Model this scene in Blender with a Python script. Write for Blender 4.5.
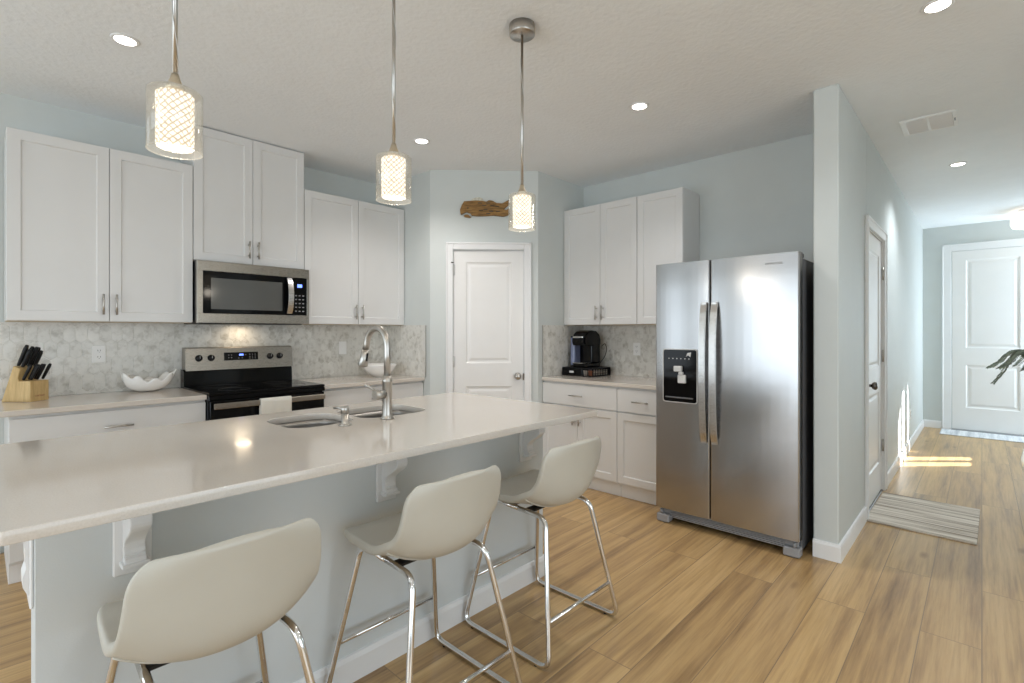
import bpy, bmesh, math, random
from mathutils import Vector, Matrix
random.seed(7)
PI = math.pi
SC = bpy.context.scene
COL = SC.collection
for o in list(bpy.data.objects):
    bpy.data.objects.remove(o)

# ------------------------------------------------------------------ camera
PHI = math.radians(43.106)           # angle of the view direction from world +X
cam_d = bpy.data.cameras.new('camera')
cam = bpy.data.objects.new('camera', cam_d)
COL.objects.link(cam)
cam.location = (0, 0, 1.321)
cam.rotation_euler = (PI/2, 0, PHI - PI/2)
cam_d.sensor_fit = 'HORIZONTAL'
cam_d.sensor_width = 36
cam_d.lens = 502.03*36/1024
cam_d.shift_y = -10.0/1024
cam_d.clip_start = 0.02
SC.camera = cam

# ------------------------------------------------------------------ world, exposure
W = bpy.data.worlds.new('world'); SC.world = W
W.use_nodes = True
wn = W.node_tree.nodes; wl = W.node_tree.links
bgn = wn['Background']
bgn.inputs['Color'].default_value = (0.84, 0.93, 1.0, 1)
bgn.inputs['Strength'].default_value = 0.85
SC.view_settings.view_transform = 'Standard'
SC.view_settings.look = 'None'
SC.view_settings.gamma = 1
SC.view_settings.exposure = 0.76
SC.view_settings.use_curve_mapping = False
SC.cycles.use_denoising = True
SC.cycles.max_bounces = 14
SC.cycles.diffuse_bounces = 8
SC.cycles.glossy_bounces = 5
SC.cycles.transparent_max_bounces = 16
SC.cycles.sample_clamp_indirect = 6
SC.cycles.blur_glossy = 0.6
SC.cycles.caustics_refractive = False
SC.cycles.caustics_reflective = False

def area(name, loc, rot, sx, sy, power, color):
    l = bpy.data.lights.new(name, 'AREA'); l.shape = 'RECTANGLE'
    l.size = sx; l.size_y = sy; l.energy = power; l.color = color
    o = bpy.data.objects.new(name, l); COL.objects.link(o)
    o.location = loc; o.rotation_euler = rot
    return o
# area lamps added as daylight at invented openings behind the camera and in the hall
COOL = (0.78, 0.90, 1.0)
area('added_daylight_left_upper', (-3.55, 1.2, 1.62), (0, -PI/2, 0), 1.1, 4.6, 19, COOL)
area('added_daylight_left_lower', (-3.55, 1.2, .58), (0, -PI/2, 0), .8, 4.6, 18, COOL)
area('added_daylight_rear', (0.2, -3.55, 1.35), (PI/2, 0, 0), 4.6, 2.2, 29, COOL)
area('added_daylight_hall', (8.77, -1.22, 1.35), (PI/2, 0, 0), .34, 1.8, 24, (0.72, 0.87, 1.0))
area('added_daylight_dining', (-2.35, 4.24, 1.25), (-PI/2, 0, 0), 2.0, 1.8, 10, COOL)
# low sun reaching the hall through two unseen slits shaped to cast its bands
sp = bpy.data.lights.new('low_sun', 'SPOT'); sp.energy = 36000; sp.color = (1, 0.99, 0.97)
sp.spot_size = math.radians(4.3); sp.spot_blend = 0.0; sp.shadow_soft_size = 0.03
so = bpy.data.objects.new('low_sun', sp); COL.objects.link(so)
SUN_T = Vector((8.15, -1.265, 1.55)); SUN_D = Vector((-0.66, 0.72, -0.55)).normalized()
so.location = SUN_T - SUN_D*12
so.rotation_euler = SUN_D.to_track_quat('-Z', 'Y').to_euler()

# ------------------------------------------------------------------ materials
def nodes_of(name):
    m = bpy.data.materials.new(name); m.use_nodes = True
    nt = m.node_tree
    return m, nt, nt.nodes['Principled BSDF']

def setp(b, **k):
    names = dict(color='Base Color', rough='Roughness', metal='Metallic', coat='Coat Weight', ior='IOR',
                 trans='Transmission Weight', coatr='Coat Roughness', spec='Specular IOR Level', sheen='Sheen Weight')
    for a, v in k.items():
        b.inputs[names[a]].default_value = (*v, 1) if a == 'color' else v

def coords(nt, scale=(1, 1, 1), rot=(0, 0, 0)):
    tc = nt.nodes.new('ShaderNodeTexCoord'); mp = nt.nodes.new('ShaderNodeMapping')
    mp.inputs['Scale'].default_value = scale; mp.inputs['Rotation'].default_value = rot
    nt.links.new(tc.outputs['Object'], mp.inputs['Vector'])
    return mp.outputs['Vector']

def noise(nt, vec, scale, detail=3, rough=0.5):
    n = nt.nodes.new('ShaderNodeTexNoise'); n.inputs['Scale'].default_value = scale
    n.inputs['Detail'].default_value = detail; n.inputs['Roughness'].default_value = rough
    nt.links.new(vec, n.inputs['Vector']); return n.outputs['Fac']

def ramp(nt, fac, stops):
    r = nt.nodes.new('ShaderNodeValToRGB'); e = r.color_ramp.elements
    e[0].position = stops[0][0]; e[0].color = (*stops[0][1], 1)
    e[1].position = stops[-1][0]; e[1].color = (*stops[-1][1], 1)
    for p, c in stops[1:-1]:
        x = e.new(p); x.color = (*c, 1)
    nt.links.new(fac, r.inputs['Fac']); return r.outputs['Color']

def bump(nt, b, h, strength, dist=0.002):
    n = nt.nodes.new('ShaderNodeBump'); n.inputs['Strength'].default_value = strength
    n.inputs['Distance'].default_value = dist
    nt.links.new(h, n.inputs['Height']); nt.links.new(n.outputs['Normal'], b.inputs['Normal'])

def mixc(nt, fac, a, b, mode='MIX'):
    m = nt.nodes.new('ShaderNodeMix'); m.data_type = 'RGBA'; m.blend_type = mode
    for s, v in ((0, fac), (6, a), (7, b)):
        if hasattr(v, 'links'): nt.links.new(v, m.inputs[s])
        elif isinstance(v, tuple): m.inputs[s].default_value = (*v, 1)
        else: m.inputs[s].default_value = v
    return m.outputs[2]

def simple(name, color, rough=0.5, metal=0.0, var=0.03, vs=6.0, bs=0.0, bscale=150, **k):
    m, nt, b = nodes_of(name)
    setp(b, color=color, rough=rough, metal=metal, **k)
    v = coords(nt)
    f = noise(nt, v, vs, 3)
    lo = tuple(c*(1-var) for c in color); hi = tuple(min(1, c*(1+var)) for c in color)
    nt.links.new(ramp(nt, f, [(0.3, lo), (0.7, hi)]), b.inputs['Base Color'])
    if bs: bump(nt, b, noise(nt, v, bscale, 2), bs, 0.006 if bscale < 100 else 0.002)
    return m

def steel(name, color=(0.62, 0.61, 0.595), rough=0.27, stretch=(1, 1, 60)):
    m, nt, b = nodes_of(name)
    setp(b, color=color, rough=rough, metal=1.0)
    f = noise(nt, coords(nt, stretch), 30, 4)
    r = nt.nodes.new('ShaderNodeMapRange'); r.inputs['To Min'].default_value = rough-0.05; r.inputs['To Max'].default_value = rough+0.07
    nt.links.new(f, r.inputs['Value']); nt.links.new(r.outputs['Result'], b.inputs['Roughness'])
    bump(nt, b, f, 0.04, 0.0006)
    return m

def emit(name, color, strength):
    m, nt, b = nodes_of(name)
    setp(b, color=color, rough=0.5)
    b.inputs['Emission Color'].default_value = (*color, 1); b.inputs['Emission Strength'].default_value = strength
    return m

M = {}
M['wall'] = simple('wall_paint', (0.605, 0.635, 0.622), 0.55, bs=0.12, bscale=220, var=0.012)
M['ceiling'] = simple('ceiling_paint', (0.84, 0.865, 0.885), 0.85, bs=0.55, bscale=38, var=0.012)
M['trim'] = simple('trim_paint', (0.80, 0.80, 0.80), 0.35, var=0.01)
M['door'] = simple('door_paint', (0.80, 0.79, 0.775), 0.35, var=0.01)
M['cab'] = simple('cabinet_paint', (0.70, 0.695, 0.685), 0.35, var=0.01)
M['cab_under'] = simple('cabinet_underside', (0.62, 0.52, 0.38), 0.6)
M['island'] = simple('island_paint', (0.64, 0.67, 0.675), 0.5, bs=0.12, bscale=220, var=0.012)
M['nickel'] = steel('brushed_nickel', (0.50, 0.475, 0.44), 0.28, (60, 60, 1))
M['steel'] = steel('brushed_steel', stretch=(1, 1, 60))
M['steel_warm'] = steel('brushed_steel_range', (0.36, 0.325, 0.28), 0.27, (1, 1, 60))
def m_fridge():
    m, nt, b = nodes_of('fridge_steel')
    setp(b, color=(0.44, 0.435, 0.435), rough=.22, metal=1.0)
    w = noise(nt, coords(nt, (.7, .7, 4.2)), 1.0, 1.5, .4)
    f = noise(nt, coords(nt, (160, 160, 2)), 1.0, 3)
    n1 = nt.nodes.new('ShaderNodeBump'); n1.inputs['Strength'].default_value = .28; n1.inputs['Distance'].default_value = .010
    n2 = nt.nodes.new('ShaderNodeBump'); n2.inputs['Strength'].default_value = .05; n2.inputs['Distance'].default_value = .001
    nt.links.new(w, n1.inputs['Height']); nt.links.new(f, n2.inputs['Height']); nt.links.new(n1.outputs['Normal'], n2.inputs['Normal'])
    nt.links.new(n2.outputs['Normal'], b.inputs['Normal'])
    return m
M['fridge'] = m_fridge()
M['sink'] = steel('sink_steel', (0.34, 0.32, 0.30), 0.33, (20, 1, 1))
M['chrome'] = simple('chrome', (0.78, 0.77, 0.76), 0.09, 1.0)
M['black_gloss'] = simple('black_gloss', (0.003, 0.003, 0.0035), 0.07, spec=0.22)
M['black'] = simple('black_plastic', (0.007, 0.007, 0.008), 0.38, spec=0.3)
M['dark_grey'] = simple('dark_grey_plastic', (0.10, 0.10, 0.105), 0.5)
M['grey_plastic'] = simple('grey_plastic', (0.30, 0.30, 0.31), 0.4)
M['light_plastic'] = simple('light_plastic', (0.62, 0.62, 0.61), 0.35)
M['white_plastic'] = simple('white_plastic', (0.85, 0.85, 0.84), 0.3)
M['ceramic'] = simple('white_ceramic', (0.85, 0.84, 0.82), 0.18, coat=0.3)
M['bronze'] = simple('dark_knob_metal', (0.16, 0.14, 0.125), 0.25, 1.0)
M['towel'] = simple('towel_cloth', (0.72, 0.69, 0.62), 0.95, bs=0.6, bscale=500)
M['mark'] = simple('grey_mark', (0.22, 0.21, 0.20), 0.5)
M['mark_white'] = simple('white_mark', (0.6, 0.6, 0.6), 0.5)
M['lens'] = emit('downlight_lens', (1.0, 0.95, 0.87), 6)
M['blue_lcd'] = emit('blue_display', (0.12, 0.20, 1.0), 1.8)
M['drum'] = emit('drum_shade_glow', (1.0, 0.90, 0.78), .7)
M['leaf'] = simple('fern_leaf', (0.20, 0.225, 0.17), 0.6, var=0.35, vs=30)
M['stem'] = simple('fern_stem', (0.12, 0.11, 0.05), 0.7)
M['soil'] = simple('soil', (0.05, 0.035, 0.025), 0.95)
M['bulb'] = simple('socket_brass', (0.66, 0.58, 0.45), 0.28, 1.0)

def m_floor():
    m, nt, b = nodes_of('oak_planks')
    v = coords(nt)
    br = nt.nodes.new('ShaderNodeTexBrick')
    for k, x in (('Scale', 1.0), ('Mortar Size', 0.0019), ('Mortar Smooth', 0.2), ('Bias', 0.0), ('Brick Width', 1.75), ('Row Height', 0.20)):
        br.inputs[k].default_value = x
    br.offset = 0.37; br.offset_frequency = 2
    br.inputs['Color1'].default_value = (0, 0, 0, 1); br.inputs['Color2'].default_value = (1, 1, 1, 1)
    br.inputs['Mortar'].default_value = (0.5, 0.5, 0.5, 1)
    nt.links.new(v, br.inputs['Vector'])
    # shift the grain from plank to plank
    sep = nt.nodes.new('ShaderNodeVectorMath'); sep.operation = 'SCALE'; sep.inputs['Scale'].default_value = 7.3
    nt.links.new(br.outputs['Color'], sep.inputs[0])
    add = nt.nodes.new('ShaderNodeVectorMath'); add.operation = 'ADD'
    nt.links.new(coords(nt, (0.62, 10.5, 1)), add.inputs[0]); nt.links.new(sep.outputs[0], add.inputs[1])
    g1 = noise(nt, add.outputs[0], 1.6, 6, 0.6)
    add2 = nt.nodes.new('ShaderNodeVectorMath'); add2.operation = 'ADD'
    nt.links.new(coords(nt, (1.4, 46, 1)), add2.inputs[0]); nt.links.new(sep.outputs[0], add2.inputs[1])
    g2 = noise(nt, add2.outputs[0], 2.0, 5, 0.65)
    base = ramp(nt, g1, [(0.26, (0.20, 0.118, 0.052)), (0.38, (0.36, 0.222, 0.100)), (0.52, (0.50, 0.322, 0.143)), (0.75, (0.61, 0.415, 0.20))])
    fine = ramp(nt, g2, [(0.30, (0.80, 0.78, 0.76)), (0.5, (0.98, 0.98, 0.98)), (0.72, (1.06, 1.06, 1.06))])
    c = mixc(nt, 1.0, base, fine, 'MULTIPLY')
    tone = ramp(nt, br.outputs['Color'], [(0.0, (0.91, 0.90, 0.89)), (0.5, (1.0, 1.0, 1.0)), (1.0, (1.05, 1.05, 1.045))])
    c = mixc(nt, 1.0, c, tone, 'MULTIPLY')
    vo = nt.nodes.new('ShaderNodeTexVoronoi'); vo.inputs['Scale'].default_value = 1.0
    nt.links.new(coords(nt, (1.5, 4.2, 1)), vo.inputs['Vector'])
    kn = ramp(nt, vo.outputs['Distance'], [(0.0, (0.35, 0.28, 0.22)), (0.035, (0.62, 0.55, 0.48)), (0.11, (1.0, 1.0, 1.0))])
    c = mixc(nt, 1.0, c, kn, 'MULTIPLY')
    c = mixc(nt, br.outputs['Fac'], c, (0.22, 0.145, 0.08))
    nt.links.new(c, b.inputs['Base Color'])
    rr = nt.nodes.new('ShaderNodeMapRange'); rr.inputs['To Min'].default_value = 0.24; rr.inputs['To Max'].default_value = 0.38
    nt.links.new(g1, rr.inputs['Value']); nt.links.new(rr.outputs['Result'], b.inputs['Roughness'])
    sub = nt.nodes.new('ShaderNodeMath'); sub.operation = 'SUBTRACT'
    nt.links.new(g2, sub.inputs[0]); nt.links.new(br.outputs['Fac'], sub.inputs[1])
    bump(nt, b, sub.outputs[0], 0.12, 0.0015)
    return m
M['floor'] = m_floor()

def m_quartz():
    m, nt, b = nodes_of('quartz')
    v = coords(nt)
    f = noise(nt, v, 260, 2, 0.6); g = noise(nt, v, 3, 3)
    c = mixc(nt, 1.0, ramp(nt, f, [(0.35, (0.62, 0.565, 0.505)), (0.6, (0.665, 0.61, 0.55))]),
             ramp(nt, g, [(0.3, (0.97, 0.97, 0.97)), (0.7, (1, 1, 1))]), 'MULTIPLY')
    nt.links.new(c, b.inputs['Base Color']); setp(b, rough=0.13, coat=0.25, coatr=0.05)
    return m
M['quartz'] = m_quartz()

def m_tile(name, tint):
    m, nt, b = nodes_of(name)
    at = nt.nodes.new('ShaderNodeAttribute'); at.attribute_name = 'tint'
    v = coords(nt)
    wv = nt.nodes.new('ShaderNodeVectorMath'); wv.operation = 'ADD'
    s = nt.nodes.new('ShaderNodeVectorMath'); s.operation = 'SCALE'; s.inputs['Scale'].default_value = 9
    nt.links.new(at.outputs['Color'], s.inputs[0]); nt.links.new(s.outputs[0], wv.inputs[0]); nt.links.new(v, wv.inputs[1])
    f = noise(nt, wv.outputs[0], 16, 5, 0.62)
    mar = ramp(nt, f, [(0.27, (0.46, 0.44, 0.40)), (0.40, (0.63, 0.615, 0.585)), (0.50, (0.76, 0.75, 0.73)), (0.7, (0.83, 0.82, 0.80))])
    tn = ramp(nt, at.outputs['Fac'], [(0.0, (0.90, 0.895, 0.88)), (1.0, (1.04, 1.04, 1.035))])
    c = mixc(nt, 1.0, mar, tn, 'MULTIPLY'); c = mixc(nt, 1.0, c, tint, 'MULTIPLY')
    nt.links.new(c, b.inputs['Base Color']); setp(b, rough=0.22)
    return m
M['tile'] = m_tile('marble_tile', (0.98, 0.98, 0.96))
M['grout'] = simple('grout', (0.66, 0.65, 0.62), 0.8)

def m_leather():
    m, nt, b = nodes_of('cream_leather')
    v = coords(nt)
    setp(b, rough=0.42, spec=0.4)
    nt.links.new(ramp(nt, noise(nt, v, 5, 3), [(0.3, (0.495, 0.47, 0.41)), (0.7, (0.53, 0.51, 0.45))]), b.inputs['Base Color'])
    vo = nt.nodes.new('ShaderNodeTexVoronoi'); vo.inputs['Scale'].default_value = 420
    nt.links.new(v, vo.inputs['Vector']); bump(nt, b, vo.outputs['Distance'], 0.12, 0.0008)
    return m
M['leather'] = m_leather()

def m_wood(name, stops, stretch=(6, 6, 60), rough=0.45, sc=2.0):
    m, nt, b = nodes_of(name)
    nt.links.new(ramp(nt, noise(nt, coords(nt, stretch), sc, 4, 0.6), stops), b.inputs['Base Color']); setp(b, rough=rough)
    return m
M['block'] = m_wood('knife_block_wood', [(0.3, (0.47, 0.31, 0.12)), (0.7, (0.66, 0.47, 0.22))], (40, 40, 4))
M['whale'] = m_wood('carved_driftwood', [(0.28, (0.09, 0.045, 0.012)), (0.5, (0.25, 0.13, 0.035)), (0.75, (0.38, 0.22, 0.075))], (3, 3, 22), 0.7, 6)
M['spout'] = simple('faded_white_paint', (0.62, 0.60, 0.50), 0.8, var=0.2, vs=90)

def m_glass():
    m = bpy.data.materials.new('thin_glass'); m.use_nodes = True; nt = m.node_tree
    for n in list(nt.nodes):
        if n.type != 'OUTPUT_MATERIAL': nt.nodes.remove(n)
    out = [n for n in nt.nodes][0]
    t = nt.nodes.new('ShaderNodeBsdfTransparent'); t.inputs['Color'].default_value = (0.99, 0.98, 0.955, 1)
    g = nt.nodes.new('ShaderNodeBsdfGlossy'); g.inputs['Roughness'].default_value = 0.03
    lw = nt.nodes.new('ShaderNodeLayerWeight'); lw.inputs['Blend'].default_value = 0.22
    pw = nt.nodes.new('ShaderNodeMath'); pw.operation = 'POWER'; pw.inputs[1].default_value = 3.0; nt.links.new(lw.outputs['Facing'], pw.inputs[0])
    sc_ = nt.nodes.new('ShaderNodeMath'); sc_.operation = 'MULTIPLY_ADD'; sc_.inputs[1].default_value = 0.75; sc_.inputs[2].default_value = 0.07; nt.links.new(pw.outputs[0], sc_.inputs[0])
    mx = nt.nodes.new('ShaderNodeMixShader')
    df = nt.nodes.new('ShaderNodeBsdfDiffuse'); df.inputs['Color'].default_value = (.95, .93, .88, 1)
    m0 = nt.nodes.new('ShaderNodeMixShader'); m0.inputs[0].default_value = .05; nt.links.new(t.outputs[0], m0.inputs[1]); nt.links.new(df.outputs[0], m0.inputs[2])
    nt.links.new(sc_.outputs[0], mx.inputs[0]); nt.links.new(m0.outputs[0], mx.inputs[1]); nt.links.new(g.outputs[0], mx.inputs[2])
    nt.links.new(mx.outputs[0], out.inputs['Surface'])
    return m
M['glass'] = m_glass()
M['water_glass'] = simple('smoked_tank', (0.20, 0.23, 0.36), 0.08, var=0.1)

def m_crystal():
    m, nt, b = nodes_of('lit_crystal')
    tc = nt.nodes.new('ShaderNodeTexCoord')
    sx = nt.nodes.new('ShaderNodeSeparateXYZ'); nt.links.new(tc.outputs['Object'], sx.inputs[0])
    at = nt.nodes.new('ShaderNodeMath'); at.operation = 'ARCTAN2'
    nt.links.new(sx.outputs['Y'], at.inputs[0]); nt.links.new(sx.outputs['X'], at.inputs[1])
    def mth(op, x, y=None, z=None):
        n = nt.nodes.new('ShaderNodeMath'); n.operation = op
        for i, v in enumerate((x, y, z)):
            if v is None: continue
            if hasattr(v, 'links'): nt.links.new(v, n.inputs[i])
            else: n.inputs[i].default_value = v
        return n.outputs[0]
    nz_ = mth('MULTIPLY', noise(nt, coords(nt), 60, 2), 1.6)
    ph = mth('ADD', mth('MULTIPLY', at.outputs[0], 7.0), nz_); zz = mth('ADD', mth('MULTIPLY', sx.outputs['Z'], 175.0), nz_)
    d1 = mth('ABSOLUTE', mth('SINE', mth('ADD', ph, zz))); d2 = mth('ABSOLUTE', mth('SINE', mth('SUBTRACT', ph, zz)))
    dist = mth('MINIMUM', d1, d2)
    c = ramp(nt, dist, [(0.0, (0.26, 0.19, 0.12)), (0.32, (0.48, 0.38, 0.27)), (0.55, (0.95, 0.85, 0.70)), (0.85, (1.0, 0.97, 0.90))])
    nt.links.new(c, b.inputs['Emission Color']); b.inputs['Emission Strength'].default_value = 1.05
    setp(b, color=(0.25, 0.22, 0.18), rough=0.15)
    return m
M['crystal'] = m_crystal()

def m_stripes(name, cols, axis='X', scale=26, seed=0.0):
    m, nt, b = nodes_of(name)
    sc = (scale, 0.8, 1) if axis == 'X' else (0.8, scale, 1)
    nt.links.new(ramp(nt, noise(nt, coords(nt, sc), 1.0, 5, 0.7), cols), b.inputs['Base Color']); setp(b, rough=0.95)
    bump(nt, b, noise(nt, coords(nt, (300, 300, 300)), 1.0, 2), 0.5, 0.003)
    return m
M['rug'] = m_stripes('striped_rug', [(0.36, (0.19, 0.15, 0.115)), (0.44, (0.42, 0.36, 0.29)), (0.50, (0.64, 0.57, 0.49)), (0.62, (0.80, 0.74, 0.66))])
M['doormat'] = m_stripes('patterned_mat', [(0.35, (0.42, 0.43, 0.45)), (0.6, (0.70, 0.70, 0.70))], 'Y', 14)
M['mesh_pods'] = simple('coffee_pods', (0.72, 0.66, 0.60), 0.4)
M['copper'] = simple('pod_copper', (0.40, 0.16, 0.09), 0.4)

# ------------------------------------------------------------------ mesh helpers
class MB:
    def __init__(s): s.bm = bmesh.new(); s.smooth = False
    def box(s, x0, x1, y0, y1, z0, z1, bev=0.0, seg=1, mtx=None):
        r = bmesh.ops.create_cube(s.bm, size=1)
        vs = r['verts']
        bmesh.ops.scale(s.bm, vec=(abs(x1-x0), abs(y1-y0), abs(z1-z0)), verts=vs)
        bmesh.ops.translate(s.bm, vec=((x0+x1)/2, (y0+y1)/2, (z0+z1)/2), verts=vs)
        if bev:
            es = list({e for v in vs for e in v.link_edges})
            g = bmesh.ops.bevel(s.bm, geom=es, offset=bev, segments=seg, affect='EDGES', profile=0.5)
            vs = list({v for f in g['faces'] for v in f.verts} | {v for v in vs if v.is_valid})
        if mtx is not None: bmesh.ops.transform(s.bm, matrix=mtx, verts=[v for v in vs if v.is_valid])
        return s
    def prism(s, pts, a0, a1, axis='x', bev=0.0):
        """closed outline pts (2-D) pushed from a0 to a1 along the axis; for x: pts=(y,z), y: (x,z), z: (x,y)"""
        def P(p, a):
            return {'x': (a, p[0], p[1]), 'y': (p[0], a, p[1]), 'z': (p[0], p[1], a)}[axis]
        lo = [s.bm.verts.new(P(p, a0)) for p in pts]; hi = [s.bm.verts.new(P(p, a1)) for p in pts]
        n = len(pts); fs = [s.bm.faces.new(lo[::-1]), s.bm.faces.new(hi)]
        for i in range(n):
            fs.append(s.bm.faces.new((lo[i], lo[(i+1) % n], hi[(i+1) % n], hi[i])))
        bmesh.ops.recalc_face_normals(s.bm, faces=fs)
        if bev:
            es = [e for e in fs[0].edges] + [e for e in fs[1].edges]
            bmesh.ops.bevel(s.bm, geom=es, offset=bev, segments=2, affect='EDGES')
        return s
    def lathe(s, prof, center=(0, 0, 0), seg=32, axis='z', cap=False):
        rings = []
        for r, h in prof:
            ring = []
            if r < 1e-6:
                ring = [s.bm.verts.new(s._ax(0, 0, h, center, axis))]
            else:
                for k in range(seg):
                    a = 2*PI*k/seg
                    ring.append(s.bm.verts.new(s._ax(r*math.cos(a), r*math.sin(a), h, center, axis)))
            rings.append(ring)
        fs = []
        for A, B in zip(rings, rings[1:]):
            for k in range(seg):
                a0 = A[k % len(A)]; a1 = A[(k+1) % len(A)]; b0 = B[k % len(B)]; b1 = B[(k+1) % len(B)]
                f = []
                for q in (a0, a1, b1, b0):
                    if q not in f: f.append(q)
                if len(f) > 2: fs.append(s.bm.faces.new(f))
        if cap:
            for R in (rings[0], rings[-1]):
                if len(R) > 2: fs.append(s.bm.faces.new(R))
        for f in fs: f.smooth = True
        bmesh.ops.recalc_face_normals(s.bm, faces=fs)
        return s
    def _ax(s, a, b, h, c, axis):
        v = {'z': (a, b, h), 'y': (a, h, b), 'x': (h, a, b)}[axis]
        return (v[0]+c[0], v[1]+c[1], v[2]+c[2])
    def tube(s, pts, r, seg=12, closed=False, fillet=0.0, radii=None):
        P = [Vector(p) for p in pts]
        if fillet: P = fillet_path(P, fillet, closed)
        n = len(P); rings = []
        prev = None
        for i, p in enumerate(P):
            if closed: t = (P[(i+1) % n]-P[i-1]).normalized()
            else: t = (P[min(i+1, n-1)]-P[max(i-1, 0)]).normalized()
            if prev is None:
                u = t.orthogonal().normalized()
            else:
                u = (prev - t*prev.dot(t)).normalized()
            prev = u; w = t.cross(u)
            rr = radii[i] if radii and len(radii) == n else r
            rings.append([s.bm.verts.new(p + (u*math.cos(2*PI*k/seg)+w*math.sin(2*PI*k/seg))*rr) for k in range(seg)])
        fs = []
        m = n if closed else n-1
        for i in range(m):
            A = rings[i]; B = rings[(i+1) % n]
            off = 0
            if closed and i == n-1:
                off = min(range(seg), key=lambda o: (A[0].co-B[o].co).length)
            for k in range(seg):
                fs.append(s.bm.faces.new((A[k], A[(k+1) % seg], B[(k+1+off) % seg], B[(k+off) % seg])))
        for f in fs: f.smooth = True
        if not closed:
            fs.append(s.bm.faces.new(rings[0][::-1])); fs.append(s.bm.faces.new(rings[-1]))
        bmesh.ops.recalc_face_normals(s.bm, faces=fs)
        return s
    def panelled(s, x0, x1, z0, z1, yf, t, panels, insets):
        """a slab whose front (-y) carries sunk panels [(px0,px1,pz0,pz1)] stacked upward; insets [(in, depth)]"""
        q = lambda *v: s.bm.faces.new([s.bm.verts.new(a) for a in v])
        Y = yf
        fs = []
        def rect(a, b, c, d, y): fs.append(q((a, y, c), (b, y, c), (b, y, d), (a, y, d)))
        e = 0.0015
        pl = panels[0][0]; prr = panels[0][1]
        X0, X1, Z0, Z1 = x0+e, x1-e, z0+e, z1-e
        rect(X0, pl, Z0, Z1, Y); rect(prr, X1, Z0, Z1, Y)
        zc = Z0
        for (a, b, c, d) in panels:
            rect(pl, prr, zc, c, Y); zc = d
        rect(pl, prr, zc, Z1, Y)
        for (a, b, c, d) in panels:
            pi_, pd = 0.0, 0.0
            for (i_, dp) in insets:
                A = [(a+pi_, Y+pd, c+pi_), (b-pi_, Y+pd, c+pi_), (b-pi_, Y+pd, d-pi_), (a+pi_, Y+pd, d-pi_)]
                B = [(a+i_, Y+dp, c+i_), (b-i_, Y+dp, c+i_), (b-i_, Y+dp, d-i_), (a+i_, Y+dp, d-i_)]
                for k in range(4):
                    fs.append(q(A[k], A[(k+1) % 4], B[(k+1) % 4], B[k]))
                pi_, pd = i_, dp
            rect(a+pi_, b-pi_, c+pi_, d-pi_, Y+pd)
        # chamfer, sides and back
        o = [(X0, Y, Z0), (X1, Y, Z0), (X1, Y, Z1), (X0, Y, Z1)]
        p = [(x0, Y+e, z0), (x1, Y+e, z0), (x1, Y+e, z1), (x0, Y+e, z1)]
        r = [(x0, Y+t, z0), (x1, Y+t, z0), (x1, Y+t, z1), (x0, Y+t, z1)]
        for k in range(4):
            fs.append(q(p[k], p[(k+1) % 4], o[(k+1) % 4], o[k])); fs.append(q(r[k], r[(k+1) % 4], p[(k+1) % 4], p[k]))
        fs.append(q(*r[::-1]))
        bmesh.ops.remove_doubles(s.bm, verts=list({v for f in fs for v in f.verts}), dist=1e-5)
        return s
    def build(s, name, mat, parent=None, mods=None):
        me = bpy.data.meshes.new(name)
        bmesh.ops.recalc_face_normals(s.bm, faces=s.bm.faces[:])
        s.bm.to_mesh(me); s.bm.free()
        return link_mesh(name, me, mat, parent)

def link_mesh(name, me, mat, parent=None):
    for mm in (mat if isinstance(mat, (list, tuple)) else [mat]): me.materials.append(mm)
    o = bpy.data.objects.new(name, me); COL.objects.link(o)
    if parent is not None: o.parent = parent
    return o

def fillet_path(P, r, closed=False, seg=6):
    out = []; n = len(P)
    for i in range(n):
        if not closed and i in (0, n-1): out.append(P[i]); continue
        a, b, c = P[i-1], P[i], P[(i+1) % n]
        d1 = (a-b); d2 = (c-b); rr = min(r, d1.length*0.49, d2.length*0.49)
        p1 = b+d1.normalized()*rr; p2 = b+d2.normalized()*rr
        for k in range(seg+1):
            t = k/seg
            out.append(p1*(1-t)**2 + b*2*t*(1-t) + p2*t*t)
    return out

def thing(name, label, cat, loc=(0, 0, 0), rz=0.0, group=None, kind=None):
    o = bpy.data.objects.new(name, None); COL.objects.link(o)
    o.empty_display_size = 0.05
    o.location = loc; o.rotation_euler = (0, 0, rz)
    return tag(o, label, cat, group, kind)
def tag(o, label=None, cat=None, group=None, kind=None):
    if label: o['label'] = label
    if cat: o['category'] = cat
    if group: o['group'] = group
    if kind: o['kind'] = kind
    return o
def struct(o, label, cat='wall'):
    return tag(o, label, cat, kind='structure')
def at(o, loc, rz=0.0):
    o.location = loc; o.rotation_euler = (0, 0, rz); return o
def dup_tree(o, parent=None):
    c = o.copy(); COL.objects.link(c); c.parent = parent
    for ch in [x for x in o.children]: dup_tree(ch, c)
    return c
def text_mesh(name, body, size, mat, parent, mtx, extrude=0.0004, align='CENTER'):
    cu = bpy.data.curves.new(name, 'FONT'); cu.body = body; cu.size = size; cu.extrude = extrude; cu.align_x = align; cu.align_y = 'CENTER'
    tmp = bpy.data.objects.new(name, cu); COL.objects.link(tmp)
    dg = bpy.context.evaluated_depsgraph_get()
    me = bpy.data.meshes.new_from_object(tmp.evaluated_get(dg))
    bpy.data.objects.remove(tmp)
    me.transform(mtx); me.name = name
    return link_mesh(name, me, mat, parent)
FRONT = Matrix.Rotation(PI/2, 4, 'X')          # text that reads from the -y side

# ------------------------------------------------------------------ room
YS, XF, ZC = 4.269, 4.107, 2.744
XR, YR, XP, YP = 2.736, 3.551, 3.412, 2.875     # return wall, diagonal wall
XPL, YW0, YW1 = 3.378, 0.599, 0.727              # end of the hall wall
XE = 8.99; XB = -3.6; YB = -3.6; YH = -1.25

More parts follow.
